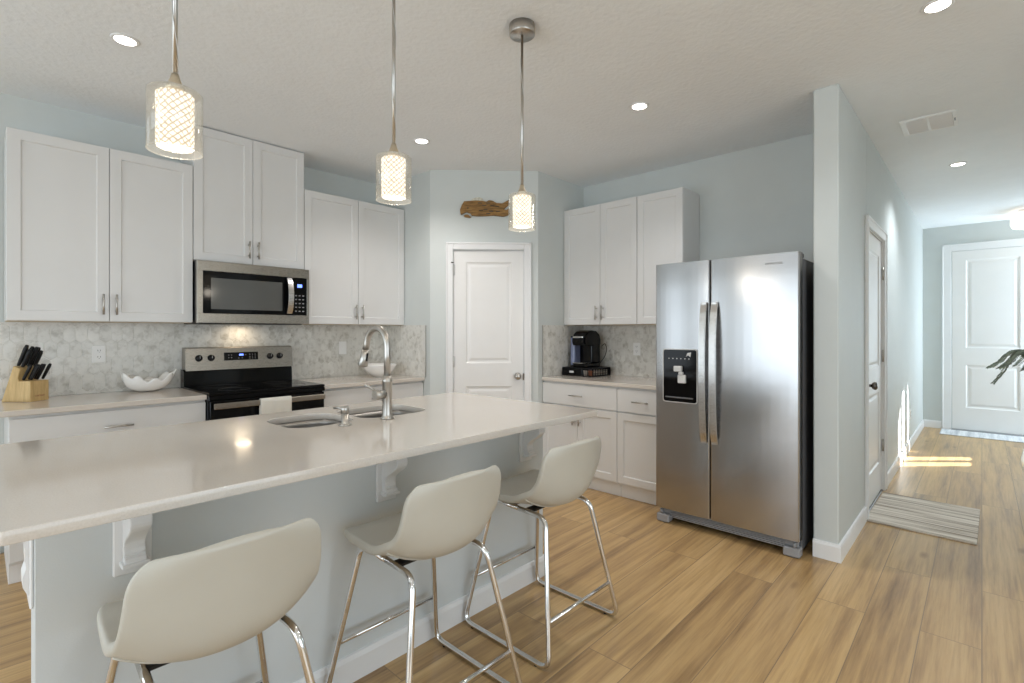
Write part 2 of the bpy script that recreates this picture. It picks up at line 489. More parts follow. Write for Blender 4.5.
mb = MB(); mb.box(XB-.2, XE+.2, YB-.2, YS+.2, -.1, 0); struct(mb.build('floor', M['floor']), 'warm oak plank floor', 'floor')
mb = MB(); mb.box(XB-.2, XE+.2, YB-.2, YS+.2, ZC, ZC+.1); struct(mb.build('ceiling', M['ceiling']), 'white textured ceiling', 'ceiling')
mb = MB(); mb.box(XB-.2, -3.4, YS, YS+.12, 0, ZC); mb.box(-1.3, XR+.12, YS, YS+.12, 0, ZC); mb.box(-3.4, -1.3, YS, YS+.12, 0, .3); mb.box(-3.4, -1.3, YS, YS+.12, 2.2, ZC); struct(mb.build('wall_range', M['wall']), 'pale wall behind the range and upper cabinets')  # the unseen opening at the far left is added to admit daylight
mb = MB(); mb.box(XR, XR+.12, YR, YS, 0, ZC); struct(mb.build('wall_pantry_left', M['wall']), 'short pale wall left of the pantry')
# diagonal wall with the doorway, local frame: x along the wall from its left corner, y into the pantry
DL = math.hypot(XP-XR, YP-YR); DR = -PI/4
D0, D1, DH = 0.203, 0.832, 2.045
mb = MB()
mb.box(0, D0, 0, .12, 0, ZC); mb.box(D1, DL, 0, .12, 0, ZC); mb.box(D0, D1, 0, .12, DH, ZC)
struct(at(mb.build('wall_pantry', M['wall']), (XR, YR, 0), DR), 'pale angled wall with the pantry door')
mb = MB(); mb.box(XP, XF+.12, YP, YP+.12, 0, ZC)
struct(mb.build('wall_pantry_right', M['wall']), 'short pale wall right of the pantry')
mb = MB(); mb.box(XF, XF+.12, YW1, YP, 0, ZC); struct(mb.build('wall_fridge', M['wall']), 'pale wall behind the refrigerator')
HD0, HD1, HDH = 4.335, 5.150, 2.07
mb = MB(); mb.box(XPL, HD0, YW0, YW1, 0, ZC, .006); mb.box(HD0, HD1, YW0, YW1, HDH, ZC); mb.box(HD1, XE, YW0, YW1, 0, ZC)
struct(mb.build('wall_hall', M['wall']), 'long pale hallway wall whose end stands beside the refrigerator')
mb = MB(); mb.box(XE, XE+.12, YH-.12, YW1, 0, ZC); struct(mb.build('wall_entry', M['wall']), 'pale aqua wall around the entry door')
# unseen side of the hall: added daylight opening, slits shaped for the sun bands
mb = MB()
S = [(7.93, 8.115), (8.185, 8.37)]
zs0, zs1 = 1.09, 2.02
mb.box(3.2, S[0][0], YH-.03, YH, 0, ZC); mb.box(S[0][1], S[1][0], YH-.03, YH, 0, ZC); mb.box(S[1][1], 8.60, YH-.03, YH, 0, ZC); mb.box(8.60, 8.94, YH-.03, YH, 0, .4); mb.box(8.60, 8.94, YH-.03, YH, 2.3, ZC); mb.box(8.94, XE, YH-.03, YH, 0, ZC)
for a, b_ in S: mb.box(a, b_, YH-.03, YH, 0, zs0); mb.box(a, b_, YH-.03, YH, zs1, ZC)
struct(mb.build('wall_hall_right', M['wall']), 'unseen hall wall opposite the closet door, with added daylight openings')
mb = MB(); mb.box(3.2, 3.32, YB, YH-.12, 0, ZC); struct(mb.build('wall_living_right', M['wall']), 'added unseen side wall of the living room')  # invented wall closing the unseen part of the room
mb = MB(); mb.box(XB-.12, XB, YB, -1.2, 0, ZC); mb.box(XB-.12, XB, 3.6, YS, 0, ZC); mb.box(XB-.12, XB, -1.2, 3.6, 2.3, ZC)
struct(mb.build('wall_left', M['wall']), 'unseen wall with a wide opening added for daylight')  # unseen wall, its opening invented to let daylight in
mb = MB(); mb.box(XB, -2.2, YB-.12, YB, 0, ZC); mb.box(2.6, 3.2, YB-.12, YB, 0, ZC); mb.box(-2.2, 2.6, YB-.12, YB, 2.5, ZC); mb.box(-2.2, 2.6, YB-.12, YB, 0, .2)
struct(mb.build('wall_back', M['wall']), 'unseen rear wall with a wide opening added for daylight')  # opening behind the camera invented as a second daylight source

def baseboard(name, segs, label):
    """segs: (x0,y0,x1,y1) with the room on the right-hand side of travel; 0.13 high"""
    mb = MB()
    for (x0, y0, x1, y1) in segs:
        d = Vector((x1-x0, y1-y0, 0)); L = d.length; a = math.atan2(d.y, d.x)
        m = Matrix.Translation((x0, y0, 0)) @ Matrix.Rotation(a, 4, 'Z')
        mb2 = [(0, 0), (-.014, 0), (-.014, .084), (-.009, .100), (0, .102)]
        lo = [mb.bm.verts.new(m @ Vector((0, p[0], p[1]))) for p in mb2]; hi = [mb.bm.verts.new(m @ Vector((L, p[0], p[1]))) for p in mb2]
        mb.bm.faces.new(lo); mb.bm.faces.new(hi[::-1])
        for i in range(5): mb.bm.faces.new((lo[i], lo[(i+1) % 5], hi[(i+1) % 5], hi[i]))
    return struct(mb.build(name, M['trim']), label, 'baseboard')
baseboard('baseboard_hall', [(XPL, YW0, 4.262, YW0), (5.223, YW0, XE, YW0), (XPL, YW1, XPL, YW0-.014)], 'white baseboard along the hallway wall')
baseboard('baseboard_entry', [(XE, YW0-.014, XE, .40)], 'white baseboard beside the entry door')
baseboard('baseboard_range', [(XB, YS, .10, YS)], 'white baseboard left of the base cabinets')

# ------------------------------------------------------------------ doors (structure)
def casing(mb, x0, x1, h, w=.062, y=0, t=.016):
    mb.box(x0-w, x0, y-t, y, 0, h+w, .004); mb.box(x1, x1+w, y-t, y, 0, h+w, .004); mb.box(x0, x1, y-t, y, h, h+w, .004)
    mb.box(x0-w, x0-w+.016, y-t-.006, y-t+.001, 0, h+w, .003); mb.box(x1+w-.016, x1+w, y-t-.006, y-t+.001, 0, h+w, .003); mb.box(x0-w, x1+w, y-t-.006, y-t+.001, h+w-.016, h+w, .003)
INS = [(.010, .007), (.024, .009), (.045, .003)]
def knob(parent, x, z, y, mat, name='door_knob'):
    mb = MB(); mb.lathe([(0, 0), (.031, 0), (.031, -.006), (.012, -.012), (.010, -.030), (.022, -.036), (.029, -.048), (.028, -.058), (.016, -.066), (0, -.068)], (x, y, z), 24, 'y')
    return mb.build(name, mat, parent)
def hinge(parent, x, z, y, mat):
    mb = MB(); mb.lathe([(0, -.05), (.007, -.05), (.007, .05), (0, .05)], (x, y-.006, z), 12, 'z'); mb.box(x-.014, x+.014, y-.003, y, z-.045, z+.045)
    return mb.build('hinge', mat, parent)

d = thing('door_1', 'closed white two-panel pantry door in the angled wall', 'door', (XR, YR, 0), DR, kind='structure')
mb = MB(); casing(mb, D0, D1, DH); mb.box(D0, D0+.004, 0, .12, 0, DH); mb.box(D1-.004, D1, 0, .12, 0, DH); mb.box(D0, D1, 0, .12, DH-.004, DH)
mb.build('door_frame', M['trim'], d)
mb = MB(); mb.panelled(D0+.007, D1-.007, .012, DH-.008, .012, .035, [(.315, .722, .25, .835), (.315, .722, 1.04, 1.935)], INS)
leaf = mb.build('door_leaf', M['door'], d)
knob(leaf, .775, .925, .012, M['nickel'])
for z in (1.865, 1.055, .25): hinge(d, D0+.004, z, .010, M['light_plastic'])
mb = MB(); mb.tube([(D0+.004, .0, 1.93), (D0+.002, -.035, 1.925), (D0-.012, -.05, 1.925)], .005, 8); mb.build('hinge_pin_stop', M['bronze'], d)
mb = MB(); mb.box(D1-.010, D1+.004, -.002, .004, .89, .95); mb.build('strike_plate', M['bronze'], d)

d = thing('door_2', 'closed white two-panel closet door in the hallway wall', 'door', (0, YW0, 0), kind='structure')
mb = MB(); casing(mb, HD0, HD1, HDH, .072); mb.box(HD0, HD0+.004, 0, .12, 0, HDH); mb.box(HD1-.004, HD1, 0, .12, 0, HDH); mb.box(HD0, HD1, 0, .12, HDH-.004, HDH)
mb.build('door_frame', M['trim'], d)
mb = MB(); mb.panelled(HD0+.008, HD1-.008, .012, HDH-.008, .012, .035, [(HD0+.13, HD1-.13, .25, .835), (HD0+.13, HD1-.13, 1.04, 1.935)], INS)
leaf = mb.build('door_leaf', M['door'], d)
knob(leaf, HD0+.075, .93, .012, M['bronze'])
for z in (1.80, 1.12, .38): hinge(d, HD1-.004, z, .006, M['nickel'])
mb = MB(); mb.box(HD0, HD1, .0, .12, 0, .010, .003); mb.build('threshold', M['bronze'], d)

d = thing('door_3', 'tall white two-panel entry door at the end of the hallway', 'door', (XE, .30, 0), -PI/2, kind='structure')
mb = MB(); casing(mb, 0, .80, 2.395, .096); mb.build('door_frame', M['trim'], d)
mb = MB(); mb.panelled(.008, .792, .02, 2.39, -.012, .03, [(.145, .655, .31, .88), (.145, .655, 1.105, 2.27)], [(.012, .008), (.030, .010), (.055, .003)])
mb.build('door_leaf', M['door'], d)
mb = MB(); mb.box(0, .8, -.04, -.0, 0, .016, .003); mb.build('threshold', M['grey_plastic'], d)

# ------------------------------------------------------------------ backsplash
def tiles(w, z0, z1, x_off=0.0, mat=None):
    """elongated hexagon tiles on the plane y=0 facing -y, x 0..w; returns MB (material 0 tile, 1 grout)"""
    tw, pitch, tip = .060, .106, .022
    mb = MB(); bm = mb.bm
    lay = bm.loops.layers.color.new('tint')
    g = .0011; H2 = (pitch+tip)/2; S2 = (pitch-tip)/2
    row = 0; z = z0-.03
    while z-H2 < z1:
        x = -tw + (tw/2 if row % 2 else 0) + x_off
        while x-tw/2 < w:
            hw = tw/2-g
            pts = [(-hw, -S2+g*.3), (0, -H2+g), (hw, -S2+g*.3), (hw, S2-g*.3), (0, H2-g), (-hw, S2-g*.3)]
            lo = [bm.verts.new((x+p[0], -.0045, z+p[1])) for p in pts]; hi = [bm.verts.new((x+p[0]*.96, -.006, z+p[1]*.975)) for p in pts]
            t = random.random(); t2 = random.random()
            fs = [bm.faces.new(hi)] + [bm.faces.new((lo[i], lo[(i+1) % 6], hi[(i+1) % 6], hi[i])) for i in range(6)]
            for f in fs:
                for l in f.loops: l[lay] = (t, t2, (t+t2)/2, 1)
            x += tw
        z += pitch; row += 1
    for co, no in (((0, 0, 0), (-1, 0, 0)), ((w, 0, 0), (1, 0, 0)), ((0, 0, z0), (0, 0, -1)), ((0, 0, z1), (0, 0, 1))):
        geom = bm.verts[:]+bm.edges[:]+bm.faces[:]
        bmesh.ops.bisect_plane(bm, geom=geom, plane_co=co, plane_no=no, clear_outer=True)
    n0 = len(bm.faces)
    mb.box(0, w, -.0045, -.0005, z0, z1)
    bm.faces.ensure_lookup_table()
    for f in bm.faces[n0:]: f.material_index = 1
    return mb
def splash_trim(parent, x, z0, z1):
    mb = MB(); mb.box(x, x+.006, -.009, -.0005, z0, z1, .001); return mb.build('edge_trim', M['nickel'], parent)
t = thing('tile_backsplash', 'marble hexagon tile backsplash behind the range, below the left-hand upper cabinets', 'backsplash', (-.25, YS, .915))
mb = tiles(XR+.25-.006, .001, .464); mb.build('tile_field', [M['tile'], M['grout']], t)
rs = thing('tile_backsplash', 'narrow marble tile backsplash on the return wall right of the white bowl', 'backsplash', (XR, YS, .915), -PI/2)
mb = tiles(YS-YR-.06, .001, .464, .013); mb.build('tile_field', [M['tile'], M['grout']], rs)
splash_trim(rs, YS-YR-.058, .001, .464)
t = thing('tile_backsplash', 'marble tile backsplash on the fridge wall behind the coffee maker', 'backsplash', (XF, YP, .915), -PI/2)
mb = tiles(YP-1.70, .001, .464, .02); mb.build('tile_field', [M['tile'], M['grout']], t)
t = thing('tile_backsplash', 'marble tile backsplash on the short wall left of the coffee maker', 'backsplash', (XP+.06, YP, .915))
mb = tiles(XF-XP-.068, .001, .464, .04); mb.build('tile_field', [M['tile'], M['grout']], t)
splash_trim(t, -.006, .001, .464)

# ------------------------------------------------------------------ cabinets
def bar_pull(parent, x, z, yf, length, vertical=True, bar=True):
    mb = MB(); h = length/2
    if vertical:
        mb.tube([(x, yf-.032, z-h), (x, yf-.032, z+h)], .0055, 10)
        for s in (-1, 1): mb.tube([(x, yf, z+s*h*.62), (x, yf-.032, z+s*h*.62)], .0045, 8)
    else:
        mb.tube([(x-h, yf-.032, z), (x+h, yf-.032, z)], .0055, 10)
        for s in (-1, 1): mb.tube([(x+s*h*.62, yf, z), (x+s*h*.62, yf-.032, z)], .0045, 8)
    return mb.build('handle', M['nickel'], parent)
T = .019
SH = [(.004, .0075), (.006, .0085)]
def cab_door(parent, x0, x1, z0, z1, hx=None, hz=None, rail=.057):
    mb = MB(); g = .0018
    mb.panelled(x0+g, x1-g, z0+g, z1-g, -T, T-.001, [(x0+rail, x1-rail, z0+rail, z1-rail)], SH)
    o = mb.build('door', M['cab'], parent)
    if hx is not None: bar_pull(o, hx, hz, -T, .125)
    return o
def cab_drawer(parent, x0, x1, z0, z1):
    mb = MB(); g = .0018
    mb.box(x0+g, x1-g, -T, -.001, z0+g, z1-g, .0015)
    o = mb.build('drawer', M['cab'], parent)
    bar_pull(o, (x0+x1)/2, (z0+z1)/2, -T, .135, False)
    return o
def upper(label, loc, rz, w, z0, z1, doors, depth=.31, group=None):
    t = thing('wall_cabinet', label, 'cabinet', (loc[0], loc[1], z0), rz, group)
    h = z1-z0
    mb = MB(); mb.box(0.0008, w-.0008, 0, depth-.002, .0, h, .001); mb.build('body', M['cab'], t)
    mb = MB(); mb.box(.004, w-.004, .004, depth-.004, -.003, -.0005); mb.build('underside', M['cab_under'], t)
    n = len(doors); x = 0
    for i, dw in enumerate(doors):
        side = 1 if (n == 2 and i == 0) else -1
        if n == 1: side = 1
        hx = x+dw-.032 if side == 1 else x+.032
        cab_door(t, x, x+dw, .0, h-.001, hx, .105)
        x += dw
    return t
YC = 3.95       # carcass front, doors stand 19 mm proud
ZB, ZT = 1.382, 2.455
upper('white two-door upper cabinet above the knife block and shell bowl', (.115, YC), 0, .899, ZB, ZT, [.4495]*2)
upper('white two-door upper cabinet above the microwave, taller than its neighbours', (1.016, YC), 0, .768, 1.812, 2.738, [.384]*2)
upper('white two-door upper cabinet right of the microwave', (1.786, YC), 0, .946, ZB, ZT, [.473]*2)
XC = 3.802
upper('white two-door upper cabinet above the coffee maker', (XC, YP-.003), -PI/2, .762, ZB, ZT, [.40, .362], depth=XF-XC)
upper('white single-door upper cabinet between the coffee maker cabinet and the refrigerator', (XC, YP-.003-.764), -PI/2, .398, ZB, ZT, [.398], depth=XF-XC)

def base_cab(label, loc, rz, w, depth, drawers, doors, group=None, end_face=False):
    t = thing('base_cabinet', label, 'cabinet', (loc[0], loc[1], 0), rz, group)
    mb = MB(); mb.box(0.0008, w-.0008, 0, depth-.003, .108, .8835, .001); mb.build('body', M['cab'], t)
    mb = MB(); mb.box(.001, w-.001, .055, depth-.01, 0, .1075); mb.box(.001, w-.001, .043, .055, 0, .10, .002); mb.build('toe_kick', M['trim'], t)
    x = 0
    for dw in drawers: cab_drawer(t, x, x+dw, .690, .868); x += dw
    x = 0; n = len(doors)
    for i, dw in enumerate(doors):
        side = 1 if (n == 2 and i == 0) else -1
        if n == 1: side = 1
        hx = x+dw-.032 if side == 1 else x+.032
        cab_door(t, x, x+dw, .125, .683, hx, .595); x += dw
    return t
YB0 = 3.662
base_cab('white base cabinet with a wide top drawer below the knife block', (.115, YB0), 0, .897, YS-YB0, [.897], [.4485]*2)
base_cab('white base cabinet between the range and the pantry wall', (1.796, YB0), 0, .936, YS-YB0, [.936], [.468]*2)
XB0 = 3.487
base_cab('white base cabinet below the coffee maker, one drawer over two doors', (XB0, YP-.003), -PI/2, .762, XF-XB0, [.762], [.381]*2)
base_cab('narrow white base cabinet beside the refrigerator, one drawer over one door', (XB0, YP-.003-.764), -PI/2, .43, XF-XB0, [.43], [.43])

def slab(name, x0, x1, y0, y1, label, z0=.885, z1=.915):
    mb = MB(); mb.box(x0, x1, y0, y1, z0, z1, .003, 2)
    return tag(mb.build(name, M['quartz']), label, 'countertop')
slab('countertop', .06, 1.012, 3.622, YS-.002, 'pale quartz countertop under the knife block, left of the range')
slab('countertop', 1.796, XR-.002, 3.622, YS-.002, 'pale quartz countertop under the white bowl, right of the range')
slab('countertop', 3.455, XF-.002, 1.676, YP-.002, 'pale quartz countertop under the coffee maker')

# ------------------------------------------------------------------ island
IX0, IX1, IY0, IY1 = .101, 2.108, 1.742, 2.545
t = thing('kitchen_island', 'long pale blue-grey island cabinet behind the bar stools', 'island', (IX0, IY0, 0))
w, dp = IX1-IX0, IY1-IY0
mb = MB(); mb.box(0, w, 0, .11, 0, .884, .002); mb.build('knee_wall', M['island'], t)
mb = MB(); mb.box(.09, .11, .1105, dp-.02, 0, .884); mb.box(w-.02, w, .1105, dp-.02, 0, .884); mb.box(.11, w-.02, dp-.04, dp-.02, .1, .884); mb.box(.11, w-.02, .1105, dp-.04, .1, .12)
mb.build('cabinet_body', M['cab'], t)
def base_strip(L, h=.105):
    return [(0, 0), (-.014, 0), (-.014, h-.02), (-.008, h-.003), (0, h)]
mb = MB(); mb.prism([(p[0]-.0005, p[1]) for p in base_strip(w)], -.014, w+.014, 'x')
mb.box(w+.0005, w+.014, -.0, dp-.06, 0, .105, .003); mb.box(-.014, -.0005, 0, .11, 0, .105, .003)
mb.build('baseboard', M['trim'], t)
def corbel_mesh():
    mb = MB()
    mb.box(-.044, .044, -.0145, -.0005, -.235, -.001, .003)
    prof = [(-.0146, -.001), (-.205, -.001), (-.205, -.020), (-.195, -.030), (-.198, -.042)]
    for k in range(13):
        a = k/12
        # S curve from the nose down to the foot
        y = -.192 + .128*a - .034*math.sin(2*PI*a)
        z = -.050 - .120*a
        prof.append((y, z))
    prof += [(-.060, -.176), (-.078, -.182), (-.080, -.198), (-.066, -.206), (-.050, -.210), (-.0146, -.214)]
    prof = [(-.0146+(y+.0146)*.58, z) for y, z in prof]
    mb.prism(prof, -.024, .024, 'x', .002)
    mb.box(-.032, .032, -.060, -.0146, -.204, -.194, .002)
    return mb
c0 = corbel_mesh().build('corbel', M['trim'], t); c0.location = (.300-IX0, 0, .884)
for X in (1.118, 1.955):
    c = c0.copy(); COL.objects.link(c); c.parent = t; c.location = (X-IX0, 0, .884)
# small bracket on the left end
mb = MB(); mb.box(-.0085, -.0005, .006, .108, .62, .883, .003); mb.prism([(-.0086, .883), (-.026, .883), (-.026, .865), (-.022, .84), (-.022, .80), (-.016, .77), (-.014, .72), (-.020, .70), (-.020, .675), (-.012, .655), (-.0086, .65)], .02, .095, 'y', .001)
mb.build('corbel', M['trim'], t)
# cupboard fronts on the working side, away from the camera
x = .02
for dw in (.45, .55, .45, .41):
    mb = MB(); mb.panelled(x+.002, x+dw-.002, .125, .87, -T, T-.001, [(x+.057, x+dw-.057, .182, .813)], SH)
    mb.bm.transform(Matrix.Translation((w, dp-.02, 0)) @ Matrix.Rotation(PI, 4, 'Z'))
    o = mb.build('door', M['cab'], t); x += dw

def round_rect(x0, x1, y0, y1, r, n=8, order=1):
    pts = []
    for cx, cy, a0 in ((x1-r, y1-r, 0), (x0+r, y1-r, PI/2), (x0+r, y0+r, PI), (x1-r, y0+r, 3*PI/2)):
        for k in range(n+1):
            a = a0+PI/2*k/n; pts.append((cx+r*math.cos(a), cy+r*math.sin(a)))
    return pts[::order]
BOWLS = [(.895, 1.205, 2.075, 2.42), (1.235, 1.615, 2.075, 2.42)]
def filled(name, loops, z0, z1, mat):
    cu = bpy.data.curves.new(name, 'CURVE'); cu.dimensions = '2D'; cu.fill_mode = 'BOTH'
    cu.extrude = (z1-z0)/2-.002; cu.bevel_depth = .002; cu.bevel_resolution = 1; cu.offset = -.002
    for L in loops:
        s = cu.splines.new('POLY'); s.points.add(len(L)-1)
        for p, q in zip(s.points, L): p.co = (q[0], q[1], 0, 1)
        s.use_cyclic_u = True
    tmp = bpy.data.objects.new(name, cu); COL.objects.link(tmp)
    me = bpy.data.meshes.new_from_object(tmp.evaluated_get(bpy.context.evaluated_depsgraph_get()))
    bpy.data.objects.remove(tmp)
    me.transform(Matrix.Translation((0, 0, (z0+z1)/2))); me.name = name; me.materials.clear()
    return link_mesh(name, me, mat)
o = filled('countertop', [round_rect(.03, 2.2, 1.448, 2.58, .012, 5)] + [round_rect(*b_, .095, 10, -1) for b_ in BOWLS], .885, .915, M['quartz'])
tag(o, 'long pale quartz island countertop with the sink cut into it', 'countertop')

t = thing('sink', 'double-bowl stainless steel sink set under the island countertop', 'sink', (1.255, 2.2475, .884))
for (x0, x1, y0, y1) in BOWLS:
    mb = MB(); bm = mb.bm
    levels = [(-.012, -.0012, .10), (.002, -.0012, .097), (.003, -.02, .096), (.006, -.165, .09), (.035, -.19, .07), (.09, -.195, .04)]
    rings = []
    for (i_, z, r) in levels:
        rings.append([bm.verts.new((p[0]-1.255, p[1]-2.2475, z)) for p in round_rect(x0+i_, x1-i_, y0+i_, y1-i_, r, 8)])
    for A, B in zip(rings, rings[1:]):
        for k in range(len(A)):
            f = bm.faces.new((A[k], A[(k+1) % len(A)], B[(k+1) % len(A)], B[k])); f.smooth = True
    bm.faces.new(rings[-1])
    o = mb.build('basin', M['sink'], t)
    m_ = o.modifiers.new('thickness', 'SOLIDIFY'); m_.thickness = .0012; m_.offset = -1
    cx, cy = (x0+x1)/2-1.255, (y0+y1)/2-2.2475
    mb = MB(); mb.lathe([(0, .002), (.018, .002), (.030, .004), (.042, .004), (.042, 0), (0, 0)], (cx, cy, -.1945), 24); mb.build('drain', M['chrome'], o)

t = thing('faucet', 'tall brushed nickel gooseneck faucet with a pull-down spray head', 'faucet', (1.31, 2.022, .915))
mb = MB(); mb.lathe([(0, 0), (.031, 0), (.031, .006), (.024, .012), (.0225, .02), (.0225, .17), (.024, .172), (.024, .182), (.0205, .186), (.0205, .2), (0, .2)]); mb.build('body', M['nickel'], t)
pts = [(0, 0, .195), (0, 0, .30)]
R = .085
for k in range(17):
    a = PI*k/16*.96
    pts.append((-.006*k/16, R-R*math.cos(a), .335+R*1.02*math.sin(a)))
pts.append((-.008, .178, .318))
mb = MB(); mb.tube(pts, .0155, 16); mb.build('spout', M['nickel'], t)
mb = MB(); mb.tube([(-.008, .178, .319), (-.009, .190, .27), (-.010, .198, .245), (-.010, .200, .238)], .019, 16, radii=[.017, .021, .025, .022])
sh = mb.build('spray_head', M['nickel'], t)
mb = MB(); mb.tube([(-.005, .166, .300), (-.006, .174, .262)], .006, 8); mb.build('spray_button', M['black'], sh)
mb = MB(); mb.tube([(-.015, 0, .116), (-.068, .0, .116)], .0215, 18); mb.tube([(-.048, 0, .116), (-.052, 0, .116)], .0235, 18); h_ = mb.build('handle_hub', M['nickel'], t)
mb = MB(); mb.tube([(-.052, 0, .126), (-.080, 0.008, .148), (-.106, .016, .166)], .0058, 10); mb.build('lever', M['nickel'], h_)

t = thing('soap_dispenser', 'short brushed nickel soap dispenser left of the faucet', 'soap dispenser', (1.092, 2.012, .915))
mb = MB(); mb.lathe([(0, 0), (.028, 0), (.028, .004), (.020, .007), (.0165, .010), (.0165, .052), (0, .052)]); mb.build('collar', M['nickel'], t)
mb = MB(); mb.lathe([(0, .053), (.0178, .053), (.0178, .077), (.015, .081), (0, .081)]); mb.tube([(0, 0, .070), (-.012, .030, .074), (-.022, .055, .073)], .0055, 10); mb.build('pump_head', M['nickel'], t)

# ------------------------------------------------------------------ bar stools
def make_shell():
    prof = [(.228, .568), (.214, .592), (.160, .600), (.07, .592), (-.03, .583), (-.105, .578), (-.160, .590), (-.194, .630), (-.210, .695), (-.224, .770), (-.238, .838)]
    # resample
    P = [Vector((0, a, b)) for a, b in prof]
    L = [0]
    for a, b in zip(P, P[1:]): L.append(L[-1]+(b-a).length)
    def ev(d):
        d = max(0, min(L[-1], d))
        for i in range(len(P)-1):
            if d <= L[i+1]+1e-9:
                # Catmull-Rom
                t = (d-L[i])/(L[i+1]-L[i]); p0 = P[max(i-1, 0)]; p1 = P[i]; p2 = P[i+1]; p3 = P[min(i+2, len(P)-1)]
                return 0.5*((2*p1)+(p2-p0)*t+(2*p0-5*p1+4*p2-p3)*t*t+(3*p1-p0-3*p2+p3)*t**3)
        return P[-1]
    tot = L[-1]
    rows = 30; cols = 20
    bm = bmesh.new(); G = []
    for i in range(rows+1):
        t = .5-.5*math.cos(PI*i/rows)
        t = .5*t + .5*i/rows
        d = t*tot
        p = ev(d); pe = (ev(d-.11)+ev(d-.07)+ev(d-.03)+ev(d+.03)+ev(d+.07)+ev(d+.11))/6
        if d < .12 or tot-d < .12: pe = p.lerp(pe, max(0, min(d, tot-d)/.12))
        hw = .200 + .018*math.sin(PI*min(1, max(0, (t-.02)/.98)))**.8
        rf, rb = .075, .055
        k = 1.0
        if d < rf: k = 1-.22*(1-math.sqrt(max(0, 1-((rf-d)/rf)**2)))
        if tot-d < rb: k = 1-.20*(1-math.sqrt(max(0, 1-((rb-(tot-d))/rb)**2)))
        hw *= k
        row = []
        back = max(0, min(1, (t-.50)/.22)); back = back*back*(3-2*back)
        for j in range(cols+1):
            s = -1+2*j/cols
            s2 = math.sin(s*PI/2)*.35+s*.65
            x = s2*hw
            e = abs(s2)**2.0
            q_ = p.lerp(pe, min(1, e)**1.5)
            mid = math.exp(-((t-.55)/.15)**2)
            y = q_.y + back*.052*e + mid*.022*e
            z = q_.z + mid*.040*e + (1-back)*.010*abs(s2)**3 + max(0, (t-.75)/.25)*.020*(1-e)
            row.append(bm.verts.new((x, y, z)))
        G.append(row)
    for i in range(rows):
        for j in range(cols):
            f = bm.faces.new((G[i][j], G[i][j+1], G[i+1][j+1], G[i+1][j])); f.smooth = True
    bmesh.ops.recalc_face_normals(bm, faces=bm.faces[:])
    # line of the seam: a row of points just outside the shell
    i = min(range(rows+1), key=lambda q: abs(.5*(.5-.5*math.cos(PI*q/rows))+.5*q/rows-.53))
    seam = []
    for j in range(1, cols):
        du = G[i][j+1].co-G[i][j-1].co; dv = G[i+1][j].co-G[i-1][j].co
        n = du.cross(dv).normalized()
        if n.z > 0 or n.y > .3: n = -n
        seam.append(G[i][j].co + n*.0162)
    me = bpy.data.meshes.new('shell'); bm.to_mesh(me); bm.free()
    return me, seam
def make_stool():
    t = thing('bar_stool', 'x', 'bar stool', (0, 0, 0))
    me, seam = make_shell()
    sh = link_mesh('seat_shell', me, M['leather'], t)
    a = sh.modifiers.new('thickness', 'SOLIDIFY'); a.thickness = .030; a.offset = 0
    b = sh.modifiers.new('round', 'SUBSURF'); b.levels = 1; b.render_levels = 2
    mb = MB(); mb.tube(seam, .0030, 6); mb.build('seam_piping', M['leather'], sh)
    for sx in (-1, 1):
        mb = MB()
        mb.tube([(sx*.150, .0, .552), (sx*.156, -.158, .549), (sx*.252, -.252, .012), (sx*.250, .240, .012), (sx*.156, .150, .563), (sx*.150, .0, .552)], .0105, 12, fillet=.050)
        lf = mb.build('leg_frame', M['chrome'], t)
        for y in (-.185, .185):
            mb = MB(); mb.lathe([(0, 0), (.009, 0), (.009, .008), (0, .008)], (sx*.250, y, -.0005), 12); mb.build('foot_glide', M['black'], lf)
    for y, z in ((-.224, .170), (.222, .203)):
        k = (.560-z)/.548
        xx = .157+.093*k
        mb = MB(); mb.tube([(-xx, y, z), (xx, y, z)], .008, 12); mb.build('footrest', M['chrome'], t)
    mb = MB(); mb.box(-.150, .150, -.075, -.035, .549, .560, .002); mb.box(-.150, .150, .035, .075, .551, .563, .002); mb.box(-.05, .05, -.035, .035, .552, .560, .002); mb.build('mounting_plate', M['black'], t)
    return t
STY = 1.473
st = make_stool()
sts = []
for i, (x, y, rz, lab) in enumerate([
        (1.766, STY, 0.0, 'cream leather bar stool with chrome sled legs nearest the refrigerator'),
        (1.096, STY-.01, math.radians(0), 'cream leather bar stool with chrome sled legs in the middle of the row'),
        (.413, STY-.02, math.radians(0), 'cream leather bar stool with chrome sled legs nearest the camera, cut by the photo edge')]):
    s = st if i == 0 else dup_tree(st)
    s.location = (x, y, 0); s.rotation_euler = (0, 0, rz); s['label'] = lab; s['group'] = 'bar stools along the island'

# ------------------------------------------------------------------ refrigerator
FX, FY0, FY1 = 3.244, 1.663, .766
t = thing('refrigerator', 'side-by-side stainless steel refrigerator with a water dispenser', 'refrigerator', (FX, FY0, 0), -PI/2)
FW = FY0-FY1
mb = MB(); mb.box(.006, FW-.006, .075, .80, .03, 1.755, .004); mb.build('body', M['dark_grey'], t)
def curved_slab(x0, x1, z0, z1, t0, bow, n=10):
    """door skin, thickness to y=t0, front bowed by `bow` at the middle"""
    mb = MB(); pts = []
    for k in range(n+1):
        u = k/n; pts.append((x0+(x1-x0)*u, -bow*(1-(2*u-1)**2)))
    r = .008
    pts[0] = (x0, r); pts.insert(1, (x0+.002, .002)); pts.insert(2, (x0+r, -.0005)); pts[-1] = (x1-r, -.0005); pts += [(x1-.002, .002), (x1, r)]
    pts += [(x1, t0), (x0, t0)]
    mb.prism(pts, z0, z1, 'z'); return mb
SPL = FY0-1.283
dl = curved_slab(.001, SPL-.003, .105, 1.785, .068, .006).build('freezer_door', M['fridge'], t)
